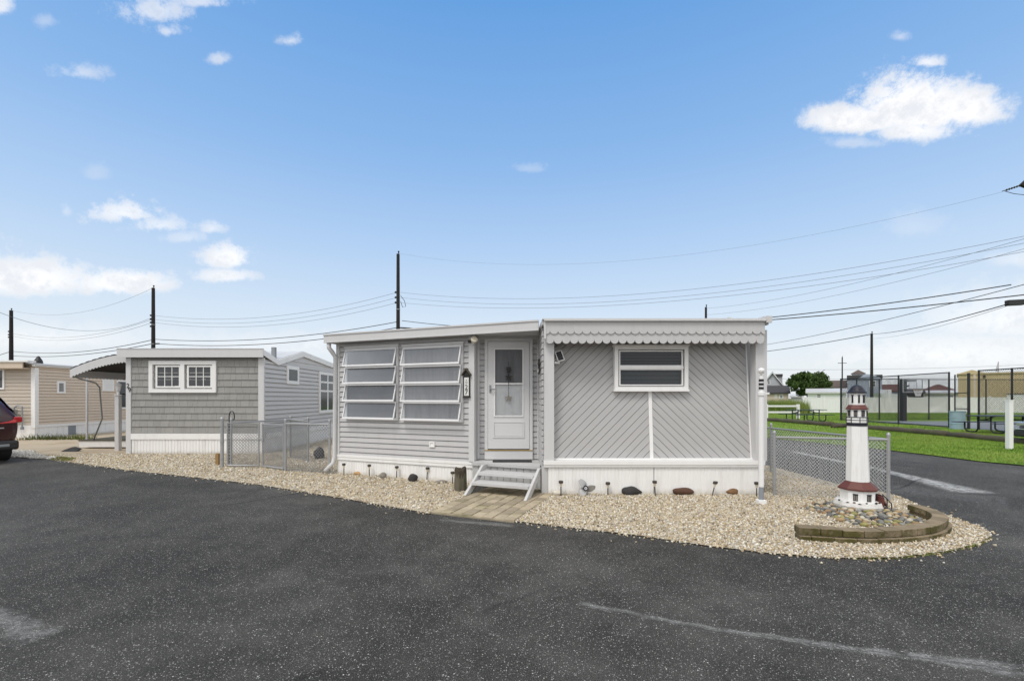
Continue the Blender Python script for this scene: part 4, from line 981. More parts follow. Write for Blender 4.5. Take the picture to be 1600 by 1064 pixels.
# curved block wall: two courses
def smooth_path(P, n):
    out = []
    for i in range(len(P) - 1):
        p0, p1, p2, p3 = P[max(i-1,0)], P[i], P[i+1], P[min(i+2,len(P)-1)]
        for k in range(n):
            s = k / n; out.append(.5 * ((2*p1) + (p2-p0)*s + (2*p0-5*p1+4*p2-p3)*s*s + (3*p1-p0-3*p2+p3)*s**3))
    return out + [P[-1]]
wp = [Vector((x, y, 0)) for x, y in ((3.02, 4.80), (3.40, 4.72), (3.85, 4.70), (4.30, 4.79), (4.68, 4.97), (5.0, 5.24), (5.16, 5.53), (5.20, 5.84))]
sp = smooth_path(wp, 24); dist = [0]
for a, b in zip(sp[:-1], sp[1:]): dist.append(dist[-1] + (b - a).length)
def along(s):
    s = min(max(s, 0), dist[-1])
    for i in range(len(sp) - 1):
        if dist[i+1] >= s:
            f = (s - dist[i]) / max(dist[i+1] - dist[i], 1e-6); p = sp[i].lerp(sp[i+1], f); tg = (sp[i+1] - sp[i]).normalized(); return p, Vector((-tg.y, tg.x, 0))
    return sp[-1], Vector((1, 0, 0))
tw = thing('block_edging', wp[0], 'low curved edging wall of mossy tan blocks around the lighthouse bed', 'garden wall')
def course(name, z0, z1, wi, wo, L, ph, mat, dz):
    m = MB(); s = -ph; rg = random.Random(2)
    while s < dist[-1] - .02:
        a, b = max(s, 0) + .003, min(s + L, dist[-1]) - .003
        if b - a > .03:
            e = rg.uniform(-dz, dz); vs = []
            for q in (a, (a+b)/2, b):
                p, nrm = along(q)
                for o, z in ((-wo, z0), (wi, z0), (wi, z1 + e), (-wo, z1 + e)): vs.append(p + nrm * (o + e) + Vector((0, 0, z)))
            m.add(vs, [(0,1,5,4),(1,2,6,5),(2,3,7,6),(3,0,4,7),(4,5,9,8),(5,6,10,9),(6,7,11,10),(7,4,8,11),(0,3,2,1),(8,9,10,11)])
        s += L
    m.build(name, mat, tw, bevel=.006)
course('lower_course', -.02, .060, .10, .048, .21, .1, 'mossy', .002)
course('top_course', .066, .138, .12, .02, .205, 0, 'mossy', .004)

# river stones round the lighthouse
CG = 'river stones round the lighthouse'
CLR = {'grey': [(.17, .165, .15), (.105, .103, .097), (.23, .225, .205)], 'tan': [(.32, .225, .115), (.36, .28, .17), (.25, .16, .08)], 'cream': [(.42, .36, .25), (.46, .42, .33)], 'dark': [(.07, .068, .065), (.10, .085, .07)], 'olive': [(.22, .20, .07), (.28, .25, .09)]}
def cobble_mesh(seed, col):
    rg = random.Random(seed); bm = bmesh.new(); bmesh.ops.create_icosphere(bm, subdivisions=2, radius=1); ph = [rg.uniform(0, 6) for _ in range(3)]
    for v in bm.verts:
        p = v.co.copy(); k = 1 + .10*math.sin(2*p.x + ph[0]) + .08*math.sin(3*p.y + ph[1]); v.co = Vector((p.x*k, p.y*k*.72, p.z*k*.55))
    me = bpy.data.meshes.new('river_stone'); bm.to_mesh(me); bm.free()
    for q in me.polygons: q.use_smooth = True
    a = me.attributes.new('Col', 'FLOAT_COLOR', 'POINT'); a.data.foreach_set('color', np.tile(np.array([*col, 1], np.float32), len(me.vertices)))
    me.materials.append(M['cobble']); return me
cmesh = {k: [cobble_mesh(hash((k, i)) % 999 if False else 31*i + len(k), c) for i, c in enumerate(v)] for k, v in CLR.items()}
rg = random.Random(11); placed = []; tries = 0
while len(placed) < 240 and tries < 20000:
    tries += 1
    x = rg.uniform(3.95, 5.05); y = rg.uniform(5.20, 6.55); r = rg.uniform(.026, .052)
    d = math.hypot(x - 4.70, y - 6.18)
    if d < .30: continue
    e = ((x - 4.52) / .55) ** 2 + ((y - 5.78) / (.50)) ** 2
    if e > 1 and rg.random() > .06: continue
    if e > 1.7: continue
    if any((x-a)**2 + (y-b)**2 < (.78*(r+c))**2 for a, b, c in placed): continue
    if any((Vector((x, y, 0)) - q).length < .20 for q in sp[::6]): continue
    placed.append((x, y, r))
    k = rg.choices(['grey', 'tan', 'cream', 'dark', 'olive'], [5, 4, 2.6, 1.8, 1.8])[0]
    o = bpy.data.objects.new('river_stone', rg.choice(cmesh[k])); C.objects.link(o)
    o.location = (x, y, .016 + r * .36 + max(0, .012 * (1 - e))); o.scale = (r, r, r); o.rotation_euler = (rg.uniform(-.35, .35), rg.uniform(-.35, .35), rg.uniform(0, 6.28))
    nm = {'grey': 'smooth grey river stone in the ring of stones below the lighthouse', 'tan': 'smooth tan brown river stone in the ring of stones below the lighthouse', 'cream': 'smooth cream river stone in the ring of stones below the lighthouse',
          'dark': 'smooth blackish river stone in the ring of stones below the lighthouse', 'olive': 'mossy olive river stone in the ring of stones below the lighthouse'}[k]
    tag(o, nm, 'stone', k + ' ' + CG)

# ================================================================ NEIGHBOUR HOME 29
YN = 12.2
def nx(px, Y=YN): return (px - 800) * Y / F
def nz(py, Y=YN): return EYE + (HZ - py) * Y / F
h2 = thing('mobile_home', (-8.5, YN, 0), 'dark grey shingled mobile home with white double window and curved awning, number 29', 'mobile home', 'mobile homes')
xl, xr = -10.30, -6.64
XN = frame((0, YN, 0), (1, 0), (0, -1)); XNS = frame((xr, YN, 0), (0, 1), (1, 0))
m = MB(); m.box(xl + .02, xr - .02, YN + .02, 24, .02, 2.55); m.build('body_wall', 'siding29', h2)
m = MB(XN); rg = random.Random(5); z = .56; hh = .1785
row = 0
while z < 2.56:
    x = xl + .1 - rg.uniform(0, .2)
    while x < xr - .13:
        wd = rg.uniform(.10, .24); a, b = max(x, xl + .11), min(x + wd - .004, xr - .14); e = rg.uniform(0, .003)
        zb = z + rg.uniform(0, .003); zt = min(z + hh, 2.58)
        if b > a: m.add([(a, .026 + e, zb), (b, .026 + e, zb), (b, .008, zt), (a, .008, zt), (a, .0, zb), (b, .0, zb), (a, 0, zt), (b, 0, zt)], [(0,1,2,3), (0,4,5,1), (0,3,6,4), (1,5,7,2)])
        x += wd
    z += hh; row += 1
m.build('shingle_siding', 'shingle', h2)
m = MB(XN); m.box(xl - .02, xl + .11, -.05, .04, .02, 2.6); m.build('corner_trim', 'fascia', h2)
m = MB(XN); m.box(xr - .14, xr + .012, -.02, .045, .41, 2.58); m.build('corner_trim', 'fascia', h2)
m = MB(XN); m.box(xl + .11, xr - .14, 0, .04, .40, .555); m.build('base_trim', 'white', h2)
m = MB(XN); ribs(m, xl + .11, xr, .01, .40, .083, None, .012, .005); m.box(xl + .11, xr, -.02, .0, 0, .40); m.build('skirting', 'skirt', h2)
def win(parent, X, x0, x1, z0, z1, wd=.06, depth=.05, mull=(), rails=(), grid=None, mat='white', pane='pane_dark', label=None):
    f = MB(X); ring(f, x0, x1, z0, z1, wd, -.0, depth, None)
    for mx in mull: f.box(mx - wd*.45, mx + wd*.45, 0, depth - .006, z0 + wd, z1 - wd)
    for rz in rails: f.box(x0 + wd, x1 - wd, 0, depth - .010, rz - wd*.3, rz + wd*.3)
    o = f.build('window', mat, parent)
    if label: o['label'] = label
    g = MB(X); g.box(x0 + wd*.8, x1 - wd*.8, .0, .030, z0 + wd*.8, z1 - wd*.8); g.build('pane', pane, o)
    if grid:
        b = MB(X)
        for (gx0, gx1, gz0, gz1, c, r) in grid:
            for i in range(1, c): q = gx0 + (gx1-gx0)*i/c; b.box(q - .009, q + .009, .016, .026, gz0, gz1)
            for i in range(1, r): q = gz0 + (gz1-gz0)*i/r; b.box(gx0, gx1, .016, .025, q - .009, q + .009)
        b.build('glazing_bars', mat, o)
    return o
# double window with six lites each
ox0, ox1, oz0, oz1 = nx(235), nx(339.5), nz(613.5), nz(564)
f = MB(XN); ring(f, ox0, ox1, oz0, oz1, .10, 0, .065, None); mid = (ox0 + ox1)/2; f.box(mid - .05, mid + .05, 0, .064, oz0 + .1, oz1 - .1)
wf = f.build('window', 'white', h2)
for a, b in ((nx(245), nx(284)), (nx(294), nx(333))):
    g = MB(XN); ring(g, a, b, nz(606), nz(571), .045, .0, .045, None); g.build('sash', 'white', wf)
    g = MB(XN); g.box(a + .03, b - .03, 0, .026, nz(606) + .03, nz(571) - .03); g.build('pane', 'pane_dark', wf)
    g = MB(XN); za, zb = nz(606) + .045, nz(571) - .045; xa, xb = a + .045, b - .045
    for i in (1, 2): q = xa + (xb-xa)*i/3; g.box(q - .009, q + .009, .026, .036, za, zb)
    g.box(xa, xb, .026, .034, (za+zb)/2 - .009, (za+zb)/2 + .009); g.build('glazing_bars', 'white', wf)
# right side wall
def roofz(y):
    P = [(YN, 2.60), (12.86, 2.50), (14.4, 2.86), (16.9, 2.66), (24, 2.5)]
    for (a, za), (b, zb) in zip(P[:-1], P[1:]):
        if a <= y <= b: return za + (zb - za) * (y - a) / (b - a)
    return 2.5
m = MB(XNS); laps(m, .0, 11.7, .56, 2.5, .125, None, .024); m.prism([(.66, .002, 2.48), (2.2, .002, 2.86), (4.7, .002, 2.66), (8, .002, 2.5)], (0, -.05, 0))
laps(m, 1.2, 5.5, 2.5, 2.62, .115, None, .016); laps(m, 1.7, 3.8, 2.62, 2.73, .11, None, .016)
m.build('side_siding', 'siding29', h2)
m = MB(XNS); m.box(.06, 11.7, 0, .03, .41, .555); m.build('side_base_trim', 'white', h2)
m = MB(XNS); ribs(m, .02, 11.7, .01, .41, .3, None, .004, .002); m.build('side_skirting', 'skirt', h2)
win(h2, XNS, 1.17, 1.92, 1.92, 2.46, .10, .04)
win(h2, XNS, 3.40, 4.85, .98, 2.42, .10, .045, mull=(4.12,), rails=(1.75, 2.06))
# roof
m = MB(); m.box(xl - .16, xr + .05, YN - .16, YN - .13, 2.58, 2.80); m.box(xl - .165, xr + .055, YN - .17, YN - .12, 2.80, 2.815); m.build('front_fascia', 'fascia', h2)
m = MB(); prof = [(YN - .13, 2.81), (12.86, 2.60), (14.4, 2.98), (16.9, 2.78), (24.1, 2.58)]
for (a, za), (b, zb) in zip(prof[:-1], prof[1:]):
    m.prism([(xl - .1, a, za), (xl - .1, b, zb), (xl - .1, b, zb - .05), (xl - .1, a, za - .05)], (xr - xl + .12, 0, 0))
m.prism([(xl - .1, YN - .13, 2.80), (xl + 1.8, YN + .3, 2.90), (xr, YN + .3, 2.72), (xr, YN - .13, 2.79)], (0, .02, -.06))
m.build('roof', 'roof_metal', h2)
m = MB()
for (a, za), (b, zb) in zip(prof[:-1], prof[1:]):
    m.prism([(xr + .02, a, za - .02), (xr + .02, b, zb - .02), (xr + .02, b, zb - .17), (xr + .02, a, za - .17)], (.03, 0, 0))
m.build('side_fascia', 'white', h2)
v = AT(428, 546, 13.0); MB().box(v.x - .05, v.x + .05, v.y - .05, v.y + .05, 2.55, v.z + .06).build('roof_vent', 'meter', h2)
for ch, py in (('2', 603), ('9', 609.5)):
    Y = Matrix(((1,0,0,nx(202.0 if ch == '2' else 204.5)),(0,0,-1,YN - .0455),(0,1,0,nz(py)),(0,0,0,1)))
    text_mesh('house_number', ch, .17, Y, 'ink', h2)
# curved awning with scalloped valance
def arch(f): return 2.27 + (2.70 - 2.27) * math.sin(f * math.pi / 2) ** .9
ax0, ax1, ay0, ay1 = -12.05, -10.32, 12.45, 16.0
m = MB(); n = 20
for i in range(n):
    f0, f1 = i/n, (i+1)/n; xa, xb = ax0 + (ax1-ax0)*f0, ax0 + (ax1-ax0)*f1; za, zb = arch(f0), arch(f1)
    m.prism([(xa, ay0 - .05, za), (xb, ay0 - .05, zb), (xb, ay0 - .05, zb + .025 + (.012 if i % 2 else 0)), (xa, ay0 - .05, za + .025 + (.012 if i % 2 else 0))], (0, ay1 - ay0, 0))
m.build('awning', 'roof_dark', h2)
m = MB()
for i in range(n):
    f0, f1 = i/n, (i+1)/n; xa, xb = ax0 + (ax1-ax0)*f0, ax0 + (ax1-ax0)*f1; za, zb = arch(f0), arch(f1)
    for y in (ay0 - .05, ay1 - .1): m.prism([(xa, y, za), (xb, y, zb), (xb, y, zb - .20), ((xa+xb)/2, y, (za+zb)/2 - .235), (xa, y, za - .20)], (0, .012, 0))
for i in range(30):
    y = ay0 + (ay1 - .1 - ay0) * i / 30; dy = (ay1 - .1 - ay0) / 30
    m.prism([(ax0, y, 2.27), (ax0, y + dy, 2.27), (ax0, y + dy, 2.08), (ax0, y + dy/2, 2.05), (ax0, y, 2.08)], (.012, 0, 0))
m.build('valance', 'fascia', h2)
m = MB(); m.lathe([(.028, .2), (.028, 2.4)], (nx(131, 13.5), 13.6, 0), 8); m.build('awning_post', 'fascia', h2)
m = MB(); m.tube([(ax0, 12.42, 2.28), (ax0, 12.44, 2.12), (ax0 + .10, 12.6, 2.03), (ax0 + .25, 12.9, 1.93), (ax0 + .27, 13.0, 1.8), (ax0 - .02, 13.4, .9), (ax0 - .32, 13.45, .25)], .020, 7); m.build('awning_downspout', 'meter', h2, smooth=True)
m = MB(); m.box(-12.75, -10.32, 13.4, 16.5, .06, .245); m.build('deck', 'white', h2)
m = MB(); m.box(-12.77, -10.32, 13.38, 16.5, .245, .27); m.build('deck_floor', 'timber', h2)
# white post lantern
wp_ = Vector((-11.12, 12.85, 0)); t = thing('post_lantern', wp_, 'white post with a small lantern on top standing beside the curved awning', 'lamp post')
MB().box(wp_.x - .055, wp_.x + .055, wp_.y - .055, wp_.y + .055, 0, 1.58).build('post', 'fascia', t)
m = MB(); m.lathe([(.09, 1.58), (.09, 1.60), (.03, 1.61), (.03, 1.70)], tuple(wp_), 8); m.build('neck', 'pvc', t)
MB().lathe([(.05, 1.70), (.075, 1.86)], tuple(wp_), 6).build('lantern', 'pvc', t); MB().lathe([(.11, 1.86), (.0, 1.96)], tuple(wp_), 6).build('cap', 'pvc', t)
k = Vector((-12.25, 12.6, .02)); tag(MB().prism([(k.x - .25, k.y, .02), (k.x + .18, k.y - .03, .02), (k.x + .15, k.y + .12, .08), (k.x - .08, k.y + .16, .13), (k.x - .25, k.y + .1, .06)], (0, .1, .0)).build('splash_block', 'rock_dark', None, k), 'dark splash block lying on the stained concrete by the deck', 'splash block')

# ================================================================ BEIGE HOME
h3 = thing('mobile_home', (-17.5, 16.7, 0), 'beige sided mobile home with white skirting and gas meter at the far left', 'mobile home', 'mobile homes')
bx, by = -17.5, 16.7
XB = frame((0, by, 0), (1, 0), (0, -1)); XBS = frame((bx, by, 0), (0, 1), (1, 0))
MB().box(bx - 4.2, bx - .01, by + .01, 29, .02, 2.75).build('body_wall', 'beige', h3)
m = MB(XB); laps(m, bx - 4.2, bx, .51, 2.6, .13, None, .016); m.build('front_siding', 'taupe', h3)
m = MB(XB); m.box(bx - 4.2, bx - .15, .0, .28, 2.56, 2.60); m.box(bx - 4.2, bx - .15, .26, .30, 2.58, 2.80); m.build('eave_box', 'beige', h3)
m = MB(XBS); laps(m, 0, 12, .51, 2.72, .115, None, .024); m.build('side_siding', 'beige', h3)
m = MB(XBS); m.box(-.02, .10, -.02, .03, .405, 2.615); m.build('corner_trim', 'white', h3)
m = MB(XB); m.box(bx - .12, bx + .027, -.02, .033, .40, 2.62); m.build('corner_trim', 'white', h3)
m = MB(XBS); m.box(0, 12, 0, .035, .42, .51); m.build('base_trim', 'white', h3)
m = MB(XBS); ribs(m, 0, 12, .01, .42, .16, None, .008, .004); m.build('side_skirting', 'skirt', h3)
m = MB(XB); ribs(m, bx - 4.2, bx, .01, .51, .16, None, .008, .004); m.build('front_skirting', 'skirt', h3)
yy = lambda px: -bx * F / (800 - px) - by
m = MB(XBS); ribs(m, yy(106), yy(118), .06, .40, .05, None, .01, .016); m.box(yy(106), yy(118), .0, .014, .05, .41); m.build('skirting_vent', 'pipe_grey', h3)
m = MB(XBS); m.box(yy(133), yy(141), .0, .02, .15, .36); m.build('skirting_hatch', 'pvc', h3)
win(h3, XBS, yy(88), yy(101), 1.68, 2.15, .07, .04, pane='curtain')
win(h3, XBS, yy(159), yy(177), 1.80, 2.40, .06, .04, pane='plate')
win(h3, XBS, yy(181), yy(198), 1.02, 2.30, .07, .04, rails=(1.68,))
win(h3, XB, (0 - 800)*by/F - .6, (8 - 800)*by/F, 1.82, 2.58, .06, .04, rails=(2.2,), pane='pane_dark')
m = MB(); m.prism([(bx + .12, by - .1, 2.70), (bx - 2.1, by - .1, 2.90), (bx - 4.4, by - .1, 2.70), (bx - 4.4, by - .1, 2.76), (bx - 2.1, by - .1, 2.96), (bx + .12, by - .1, 2.76)], (0, 12.5, 0)); m.build('roof', 'roof_metal', h3)
m = MB(); m.box(bx + .02, bx + .09, by - .13, by + 12, 2.66, 2.73); m.box(bx - 4.4, bx + .09, by - .34, by - .05, 2.80, 2.86); m.build('roof_edge', 'white', h3)
v = AT(60, 560, 17.6); MB().lathe([(.16, 2.7), (.12, 2.95), (.03, 3.12), (.0, 3.13)], (v.x, v.y, 0), 8).build('roof_vent', 'black', h3)
gm = MB(); gx, gy = bx - .62, by - .22; gm.box(gx - .16, gx + .12, gy - .09, gy + .09, .74, 1.08); gm.lathe([(.13, -.1), (.14, 0), (.13, .05)], (0, 0, 0), 14, X=Matrix.Translation((gx - .02, gy - .06, .92)) @ Matrix.Rotation(R(90), 4, 'X'))
mt_ = gm.build('gas_meter', 'meter', h3)
gm = MB(); gm.tube([(gx - .12, gy, 1.06), (gx - .13, gy, 1.2), (gx - .22, gy, 1.24), (gx - .3, gy, 1.18), (gx - .3, gy, .4)], .022, 6); gm.tube([(gx + .08, gy, 1.06), (gx + .10, gy, 1.17), (gx + .2, gy, 1.22), (gx + .38, gy, 1.2), (gx + .38, gy, .38)], .024, 6); gm.lathe([(.05, .36), (.05, .46)], (gx + .38, gy, 0), 8); gm.build('pipework', 'pipe_grey', mt_)

# ================================================================ VEHICLES
def car(name, paint, label, loc, rz, tall=True):
    t = thing(name, (0, 0, 0), label, 'car')
    if tall:
        S = [(-2.30, .42, .74, .92, .80, 1.00, .72), (-2.24, .34, .84, 1.02, .885, 1.13, .78), (-2.08, .28, .90, 1.06, .915, 1.34, .74), (-1.78, .26, .92, 1.07, .925, 1.60, .68), (-1.2, .25, .92, 1.06, .925, 1.68, .67), (-.3, .25, .92, 1.05, .925, 1.69, .67),
             (.45, .25, .92, 1.03, .92, 1.60, .66), (1.15, .25, .92, 1.01, .91, 1.12, .74), (1.8, .26, .91, .94, .88, .99, .72), (2.15, .30, .86, .82, .82, .86, .66), (2.30, .38, .72, .66, .70, .69, .55)]
    else:
        S = [(-2.35, .40, .74, .86, .78, .93, .70), (-2.28, .32, .84, .95, .86, 1.0, .74), (-1.95, .25, .90, .97, .90, 1.05, .74), (-1.5, .22, .91, .97, .91, 1.12, .70), (-.9, .22, .92, .96, .91, 1.40, .60), (-.1, .22, .92, .95, .91, 1.45, .60),
             (.5, .22, .92, .94, .91, 1.34, .60), (1.1, .22, .92, .92, .90, 1.0, .70), (1.8, .24, .91, .85, .87, .89, .70), (2.2, .28, .86, .74, .80, .77, .62), (2.36, .36, .70, .60, .68, .63, .5)]
    def ringp(s):
        x, zb, wb, zl, wl, zt, wt = s
        h = [(0.0, zb), (wb*.8, zb), (wb*.98, zb + .14), (wl*1.005, (zb + zl)/2 + .05), (wl, zl), ((wl*.45 + wt*.55), zl + (zt-zl)*.55), (wt, zt - .04), (wt*.75, zt), (0, zt + .012)]
        return [(x, -y, z) for y, z in h] + [(x, y, z) for y, z in h[-2:0:-1]]
    rings = [ringp(s) for s in S]; n = len(rings[0]); vs = [p for r in rings for p in r]; fs = []
    for i in range(len(rings) - 1):
        for k in range(n): fs.append((i*n+k, i*n+(k+1) % n, (i+1)*n+(k+1) % n, (i+1)*n+k))
    fs += [tuple(range(n))[::-1], tuple((len(rings)-1)*n + k for k in range(n))]
    b = MB().add(vs, fs).build('body', paint, t, smooth=True)
    sb = b.modifiers.new('sub', 'SUBSURF'); sb.levels = 2; sb.render_levels = 2
    hi = S[5][5]
    # glass: shells just outside the body
    def gl(pts, nm='window'): MB().add(pts, [tuple(range(len(pts)))]).build(nm, 'car_glass', t)
    for sg in (-1, 1):
        for a, b_ in ((2, 3), (3, 4), (4, 5), (5, 6)):
            A, B = S[a], S[b_]
            def sp_(s, f, o=.012): return (s[0], sg * ((s[4]*(1-f) + s[6]*f) + o), s[3] + (s[5]-s[3])*f)
            g_ = MB(); g_.add([sp_(A, .10), sp_(B, .10), sp_(B, .50, .035), sp_(B, .82, .01), sp_(A, .82, .01), sp_(A, .50, .035)], [(0,1,2,5), (5,2,3,4)]); g_.build('side_window', 'car_glass', t)
    if tall:
        MB().add([(-2.245, -.62, 1.10), (-2.245, .62, 1.10), (-2.09, .60, 1.38), (-1.86, .54, 1.575), (-1.86, -.54, 1.575), (-2.09, -.60, 1.38)], [(0,1,2,5), (5,2,3,4)]).build('rear_window', 'car_glass', t)
        m = MB(); m.box(-1.95, -1.72, -.60, .60, 1.62, 1.66); m.build('roof_spoiler', paint, t, bevel=.015)
        for sg in (-1, 1):
            m = MB(); y0, y1 = sorted((sg*.42, sg*.90)); m.prism([(-2.30, y0, .90), (-2.30, y1*.93 if sg > 0 else y1, .92), (-2.24, y1 if sg > 0 else y1, 1.06), (-2.25, y0, 1.02)] if sg > 0 else [(-2.30, y1, .90), (-2.30, y0*.93, .92), (-2.24, y0, 1.06), (-2.25, y1, 1.02)], (.06, 0, 0))
            ya, yb = sorted((sg*.80, sg*.945)); m.box(-2.27, -1.98, ya, yb, .93, 1.06); m.build('tail_light', 'tail', t, bevel=.02)
        MB().box(-2.345, -2.29, -.46, .46, .905, .93).build('tailgate_trim', 'chrome', t); MB().box(-2.335, -2.30, -.62, -.44, .80, .825).build('badge', 'chrome', t)
        m = MB(); m.box(-2.36, -1.9, -.87, .87, .30, .52); m.build('bumper', 'trim_plastic', t, bevel=.05); MB().box(-2.375, -2.34, -.70, .70, .38, .44).build('bumper_trim', 'meter', t, bevel=.01)
        MB().box(-2.335, -2.30, -.26, .26, .64, .76).build('number_plate', 'plate', t)
    else:
        m = MB(); m.box(2.0, 2.40, -.82, .82, .26, .48); m.build('bumper', 'trim_plastic', t, bevel=.05)
        MB().box(2.27, 2.41, -.84, .84, .49, .525).build('bumper_trim', 'chrome', t, bevel=.008)
        for sg in (-1, 1): MB().box(2.12, 2.32, min(sg*.5, sg*.8), max(sg*.5, sg*.8), .62, .74).build('headlight', 'chrome', t, bevel=.03)
        MB().box(2.28, 2.37, -.42, .42, .56, .70).build('grille', 'trim_plastic', t)
    wb = 1.38
    for x in (-wb, wb):
        for sg in (-1, 1):
            X = Matrix.Translation((x, sg*.80, .345)) @ Matrix.Rotation(R(90), 4, 'X')
            wv = MB(X).lathe([(.20, -.11), (.30, -.12), (.345, -.09), (.345, .09), (.30, .12), (.20, .11)], (0, 0, 0), 24).build('wheel', 'tyre', t, smooth=False)
            m = MB(X); m.lathe([(.0, -.105), (.20, -.105), (.20, .105), (0, .105)], (0, 0, 0), 16); m.build('rim', 'steel', wv)
            MB(Matrix.Translation((x, sg*.80, .36)) @ Matrix.Rotation(R(90), 4, 'X')).lathe([(.36, -.128), (.40, -.128), (.40, .13), (.36, .13)], (0, 0, 0), 24).build('wheel_arch', 'trim_plastic', t)
    t.location = loc; t.rotation_euler.z = rz
    return t
hd = Vector((-.90, .43, 0)).normalized(); rt = Vector((hd.y, -hd.x, 0))
cc_ = Vector((-11.62, 10.75, 0)) - rt * .90 + hd * 2.28
car('parked_car', 'car_red', 'dark red sport utility car at the left edge, seen from behind', cc_, math.atan2(hd.y, hd.x))
car('parked_car', 'car_black', 'black car nosing in at the right edge beside the white bollard post', Vector((18.72, 14.05, 0)), R(181), False)

# ================================================================ PARK ON THE RIGHT
bp = G(1577, 702.5); t = thing('bollard_post', bp, 'thick white post standing on the grass at the right edge', 'post')
MB().box(bp.x - .06, bp.x + .06, bp.y - .06, bp.y + .06, 0, 1.42).build('shaft', 'vinyl', t, bevel=.006); MB().prism([(bp.x - .068, bp.y - .068, 1.42), (bp.x + .068, bp.y - .068, 1.42), (bp.x + .068, bp.y + .068, 1.42), (bp.x - .068, bp.y + .068, 1.42)], (0, 0, .03)).build('cap', 'vinyl', t)
# timber borders
def log(p, q, r, label):
    p = Vector(p); q = Vector(q); n = int((q - p).length / .5) + 1; rg = random.Random(int(p.y * 10))
    pts = [p.lerp(q, i / n) + Vector((rg.uniform(-.02, .02), 0, r * .8 + rg.uniform(-.015, .015))) for i in range(n + 1)]
    tag(MB().tube(pts, [r * rg.uniform(.9, 1.1) for _ in pts], 8).build('timber_log', 'timber', None, p, smooth=True), label, 'log', 'timber logs edging the park lawn')
log((16.4, 33, 0), (16.75, 23.8, 0), .14, 'weathered timber log on the grass in front of the left picnic table')
log((17.0, 23.9, 0), (16.85, 17.6, 0), .13, 'long weathered timber log on the grass in front of the black court fence')
log((16.85, 17.5, 0), (16.5, 14.3, 0), .12, 'short weathered timber log on the grass behind the white bollard post')
log((16.7, 23.0, 0), (15.95, 22.6, 0), .12, 'dark timber end lying on the grass to the right of the lighthouse tower')
# picnic tables
def picnic(label, loc, rz, top):
    t = thing('picnic_table', (0, 0, 0), label, 'picnic table', 'picnic tables in the park')
    for y in (-.29, -.1, .1, .29): pass
    MB().box(-1.15, 1.15, -.38, .38, .72, .755).build('tabletop', top, t)
    for y in (-.78, .78): MB().box(-1.2, 1.2, y - .13, y + .13, .43, .465).build('bench', top, t)
    for x in (-.72, .72):
        m = MB()
        for sg in (-1, 1):
            m.tube([(x, sg*.25, .72), (x, sg*.25, .16), (x, sg*.33, .06), (x, sg*.5, .03), (x, sg*.68, .06), (x, sg*.78, .16), (x, sg*.78, .43)], .032, 7)
        m.tube([(x, -.25, .55), (x, .25, .55)], .028, 6); m.build('leg_frame', 'blackmetal', t, smooth=True)
        MB().tube([(x, 0, .55), (x * .35, 0, .71)], .022, 6).build('brace', 'blackmetal', t)
    t.location = loc; t.rotation_euler.z = rz
    return t
pt = picnic('dark picnic table on the grass near the white rail fence', (18.65, 28.9, .02), R(6), 'table_green')
for loc, rz, lb in (((20.6, 19.2, .02), R(4), 'dark picnic table beside the blue barrel'), ((23.6, 26.0, .03), R(90), None)):
    if lb is None: continue
    c = copy_tree(pt); c.location = loc; c.rotation_euler.z = rz; c['label'] = lb
    for ch in c.children:
        if ch.name.startswith(('tabletop', 'bench')): ch.data = ch.data.copy(); ch.data.materials[0] = M['table_blue']
bs = G(1496, 671); t = thing('trash_barrel', bs, 'faded blue steel barrel standing by the court gate', 'barrel')
MB().lathe([(.28, 0), (.29, .02), (.285, .27), (.30, .28), (.30, .30), (.285, .31), (.285, .54), (.30, .55), (.30, .57), (.285, .58), (.29, .84), (.31, .85), (.31, .88), (.27, .88), (.26, .3), (0, .3)], tuple(bs), 20).build('drum', 'barrel', t, smooth=False)
MB().lathe([(.33, .62), (.27, .9), (.2, .93), (0, .9)], (bs.x, bs.y, .02), 12).build('liner', 'plate', t) if False else None
# court fence
def zf(x, y, z=0): return Vector((x, y, z))
H = 2.78
near_pts = [zf(22.0, 30.4), zf(22.0, 25.9), zf(21.85, 22.75)]
clf('court_fence', near_pts, H, 'tall black chain link court fence to the left of the gate, facing the lawn', mat='blackmetal', wmat='blackmetal', post_r=.040, rail_r=.026, a=.05, r=.0062, caps=False, ph=H + .03, bottom=True)
clf('court_fence', [zf(21.75, 21.2), zf(21.7, 19.75), zf(21.7, 17.6), zf(21.7, 15.4)], H, 'tall black chain link court fence to the right of the gate, before the tan building', mat='blackmetal', wmat='blackmetal', post_r=.040, rail_r=.026, a=.05, r=.0062, caps=False, ph=H + .03)
clf('court_fence', [zf(22.0, 30.45), zf(23.1, 30.5), zf(24.7, 30.6), zf(28.4, 31.0), zf(32.5, 31.2), zf(36.5, 31.4)], H, 'tall black chain link court fence at the far side, before the white vinyl fence', mat='blackmetal', wmat='blackmetal', post_r=.04, rail_r=.026, a=.06, r=.0065, caps=False, ph=H + .03)
t = thing('court_gate', (21.8, 22.5, 0), 'narrow black chain link gate leaf standing ajar beside the blue barrel', 'gate')
p, q = zf(21.95, 22.55), zf(21.85, 21.75); m = MB(); m.tube([p + Vector((0,0,.06)), p + Vector((0,0,2.65)), q + Vector((0,0,2.65)), q + Vector((0,0,.06)), p + Vector((0,0,.06))], .03, 6)
for z in (.98, 1.75): m.tube([p + Vector((0,0,z)), q + Vector((0,0,z))], .022, 6)
m.build('frame', 'blackmetal', t); m = MB(); mesh_panel(m, p, q, .07, 2.64, .05, .0028); m.build('wire_mesh', 'blackmetal', t, recalc=False)
m = MB(); m.box(21.78, 21.86, 21.7, 21.78, .0, 2.7); m.build('jamb', 'blackmetal', t)
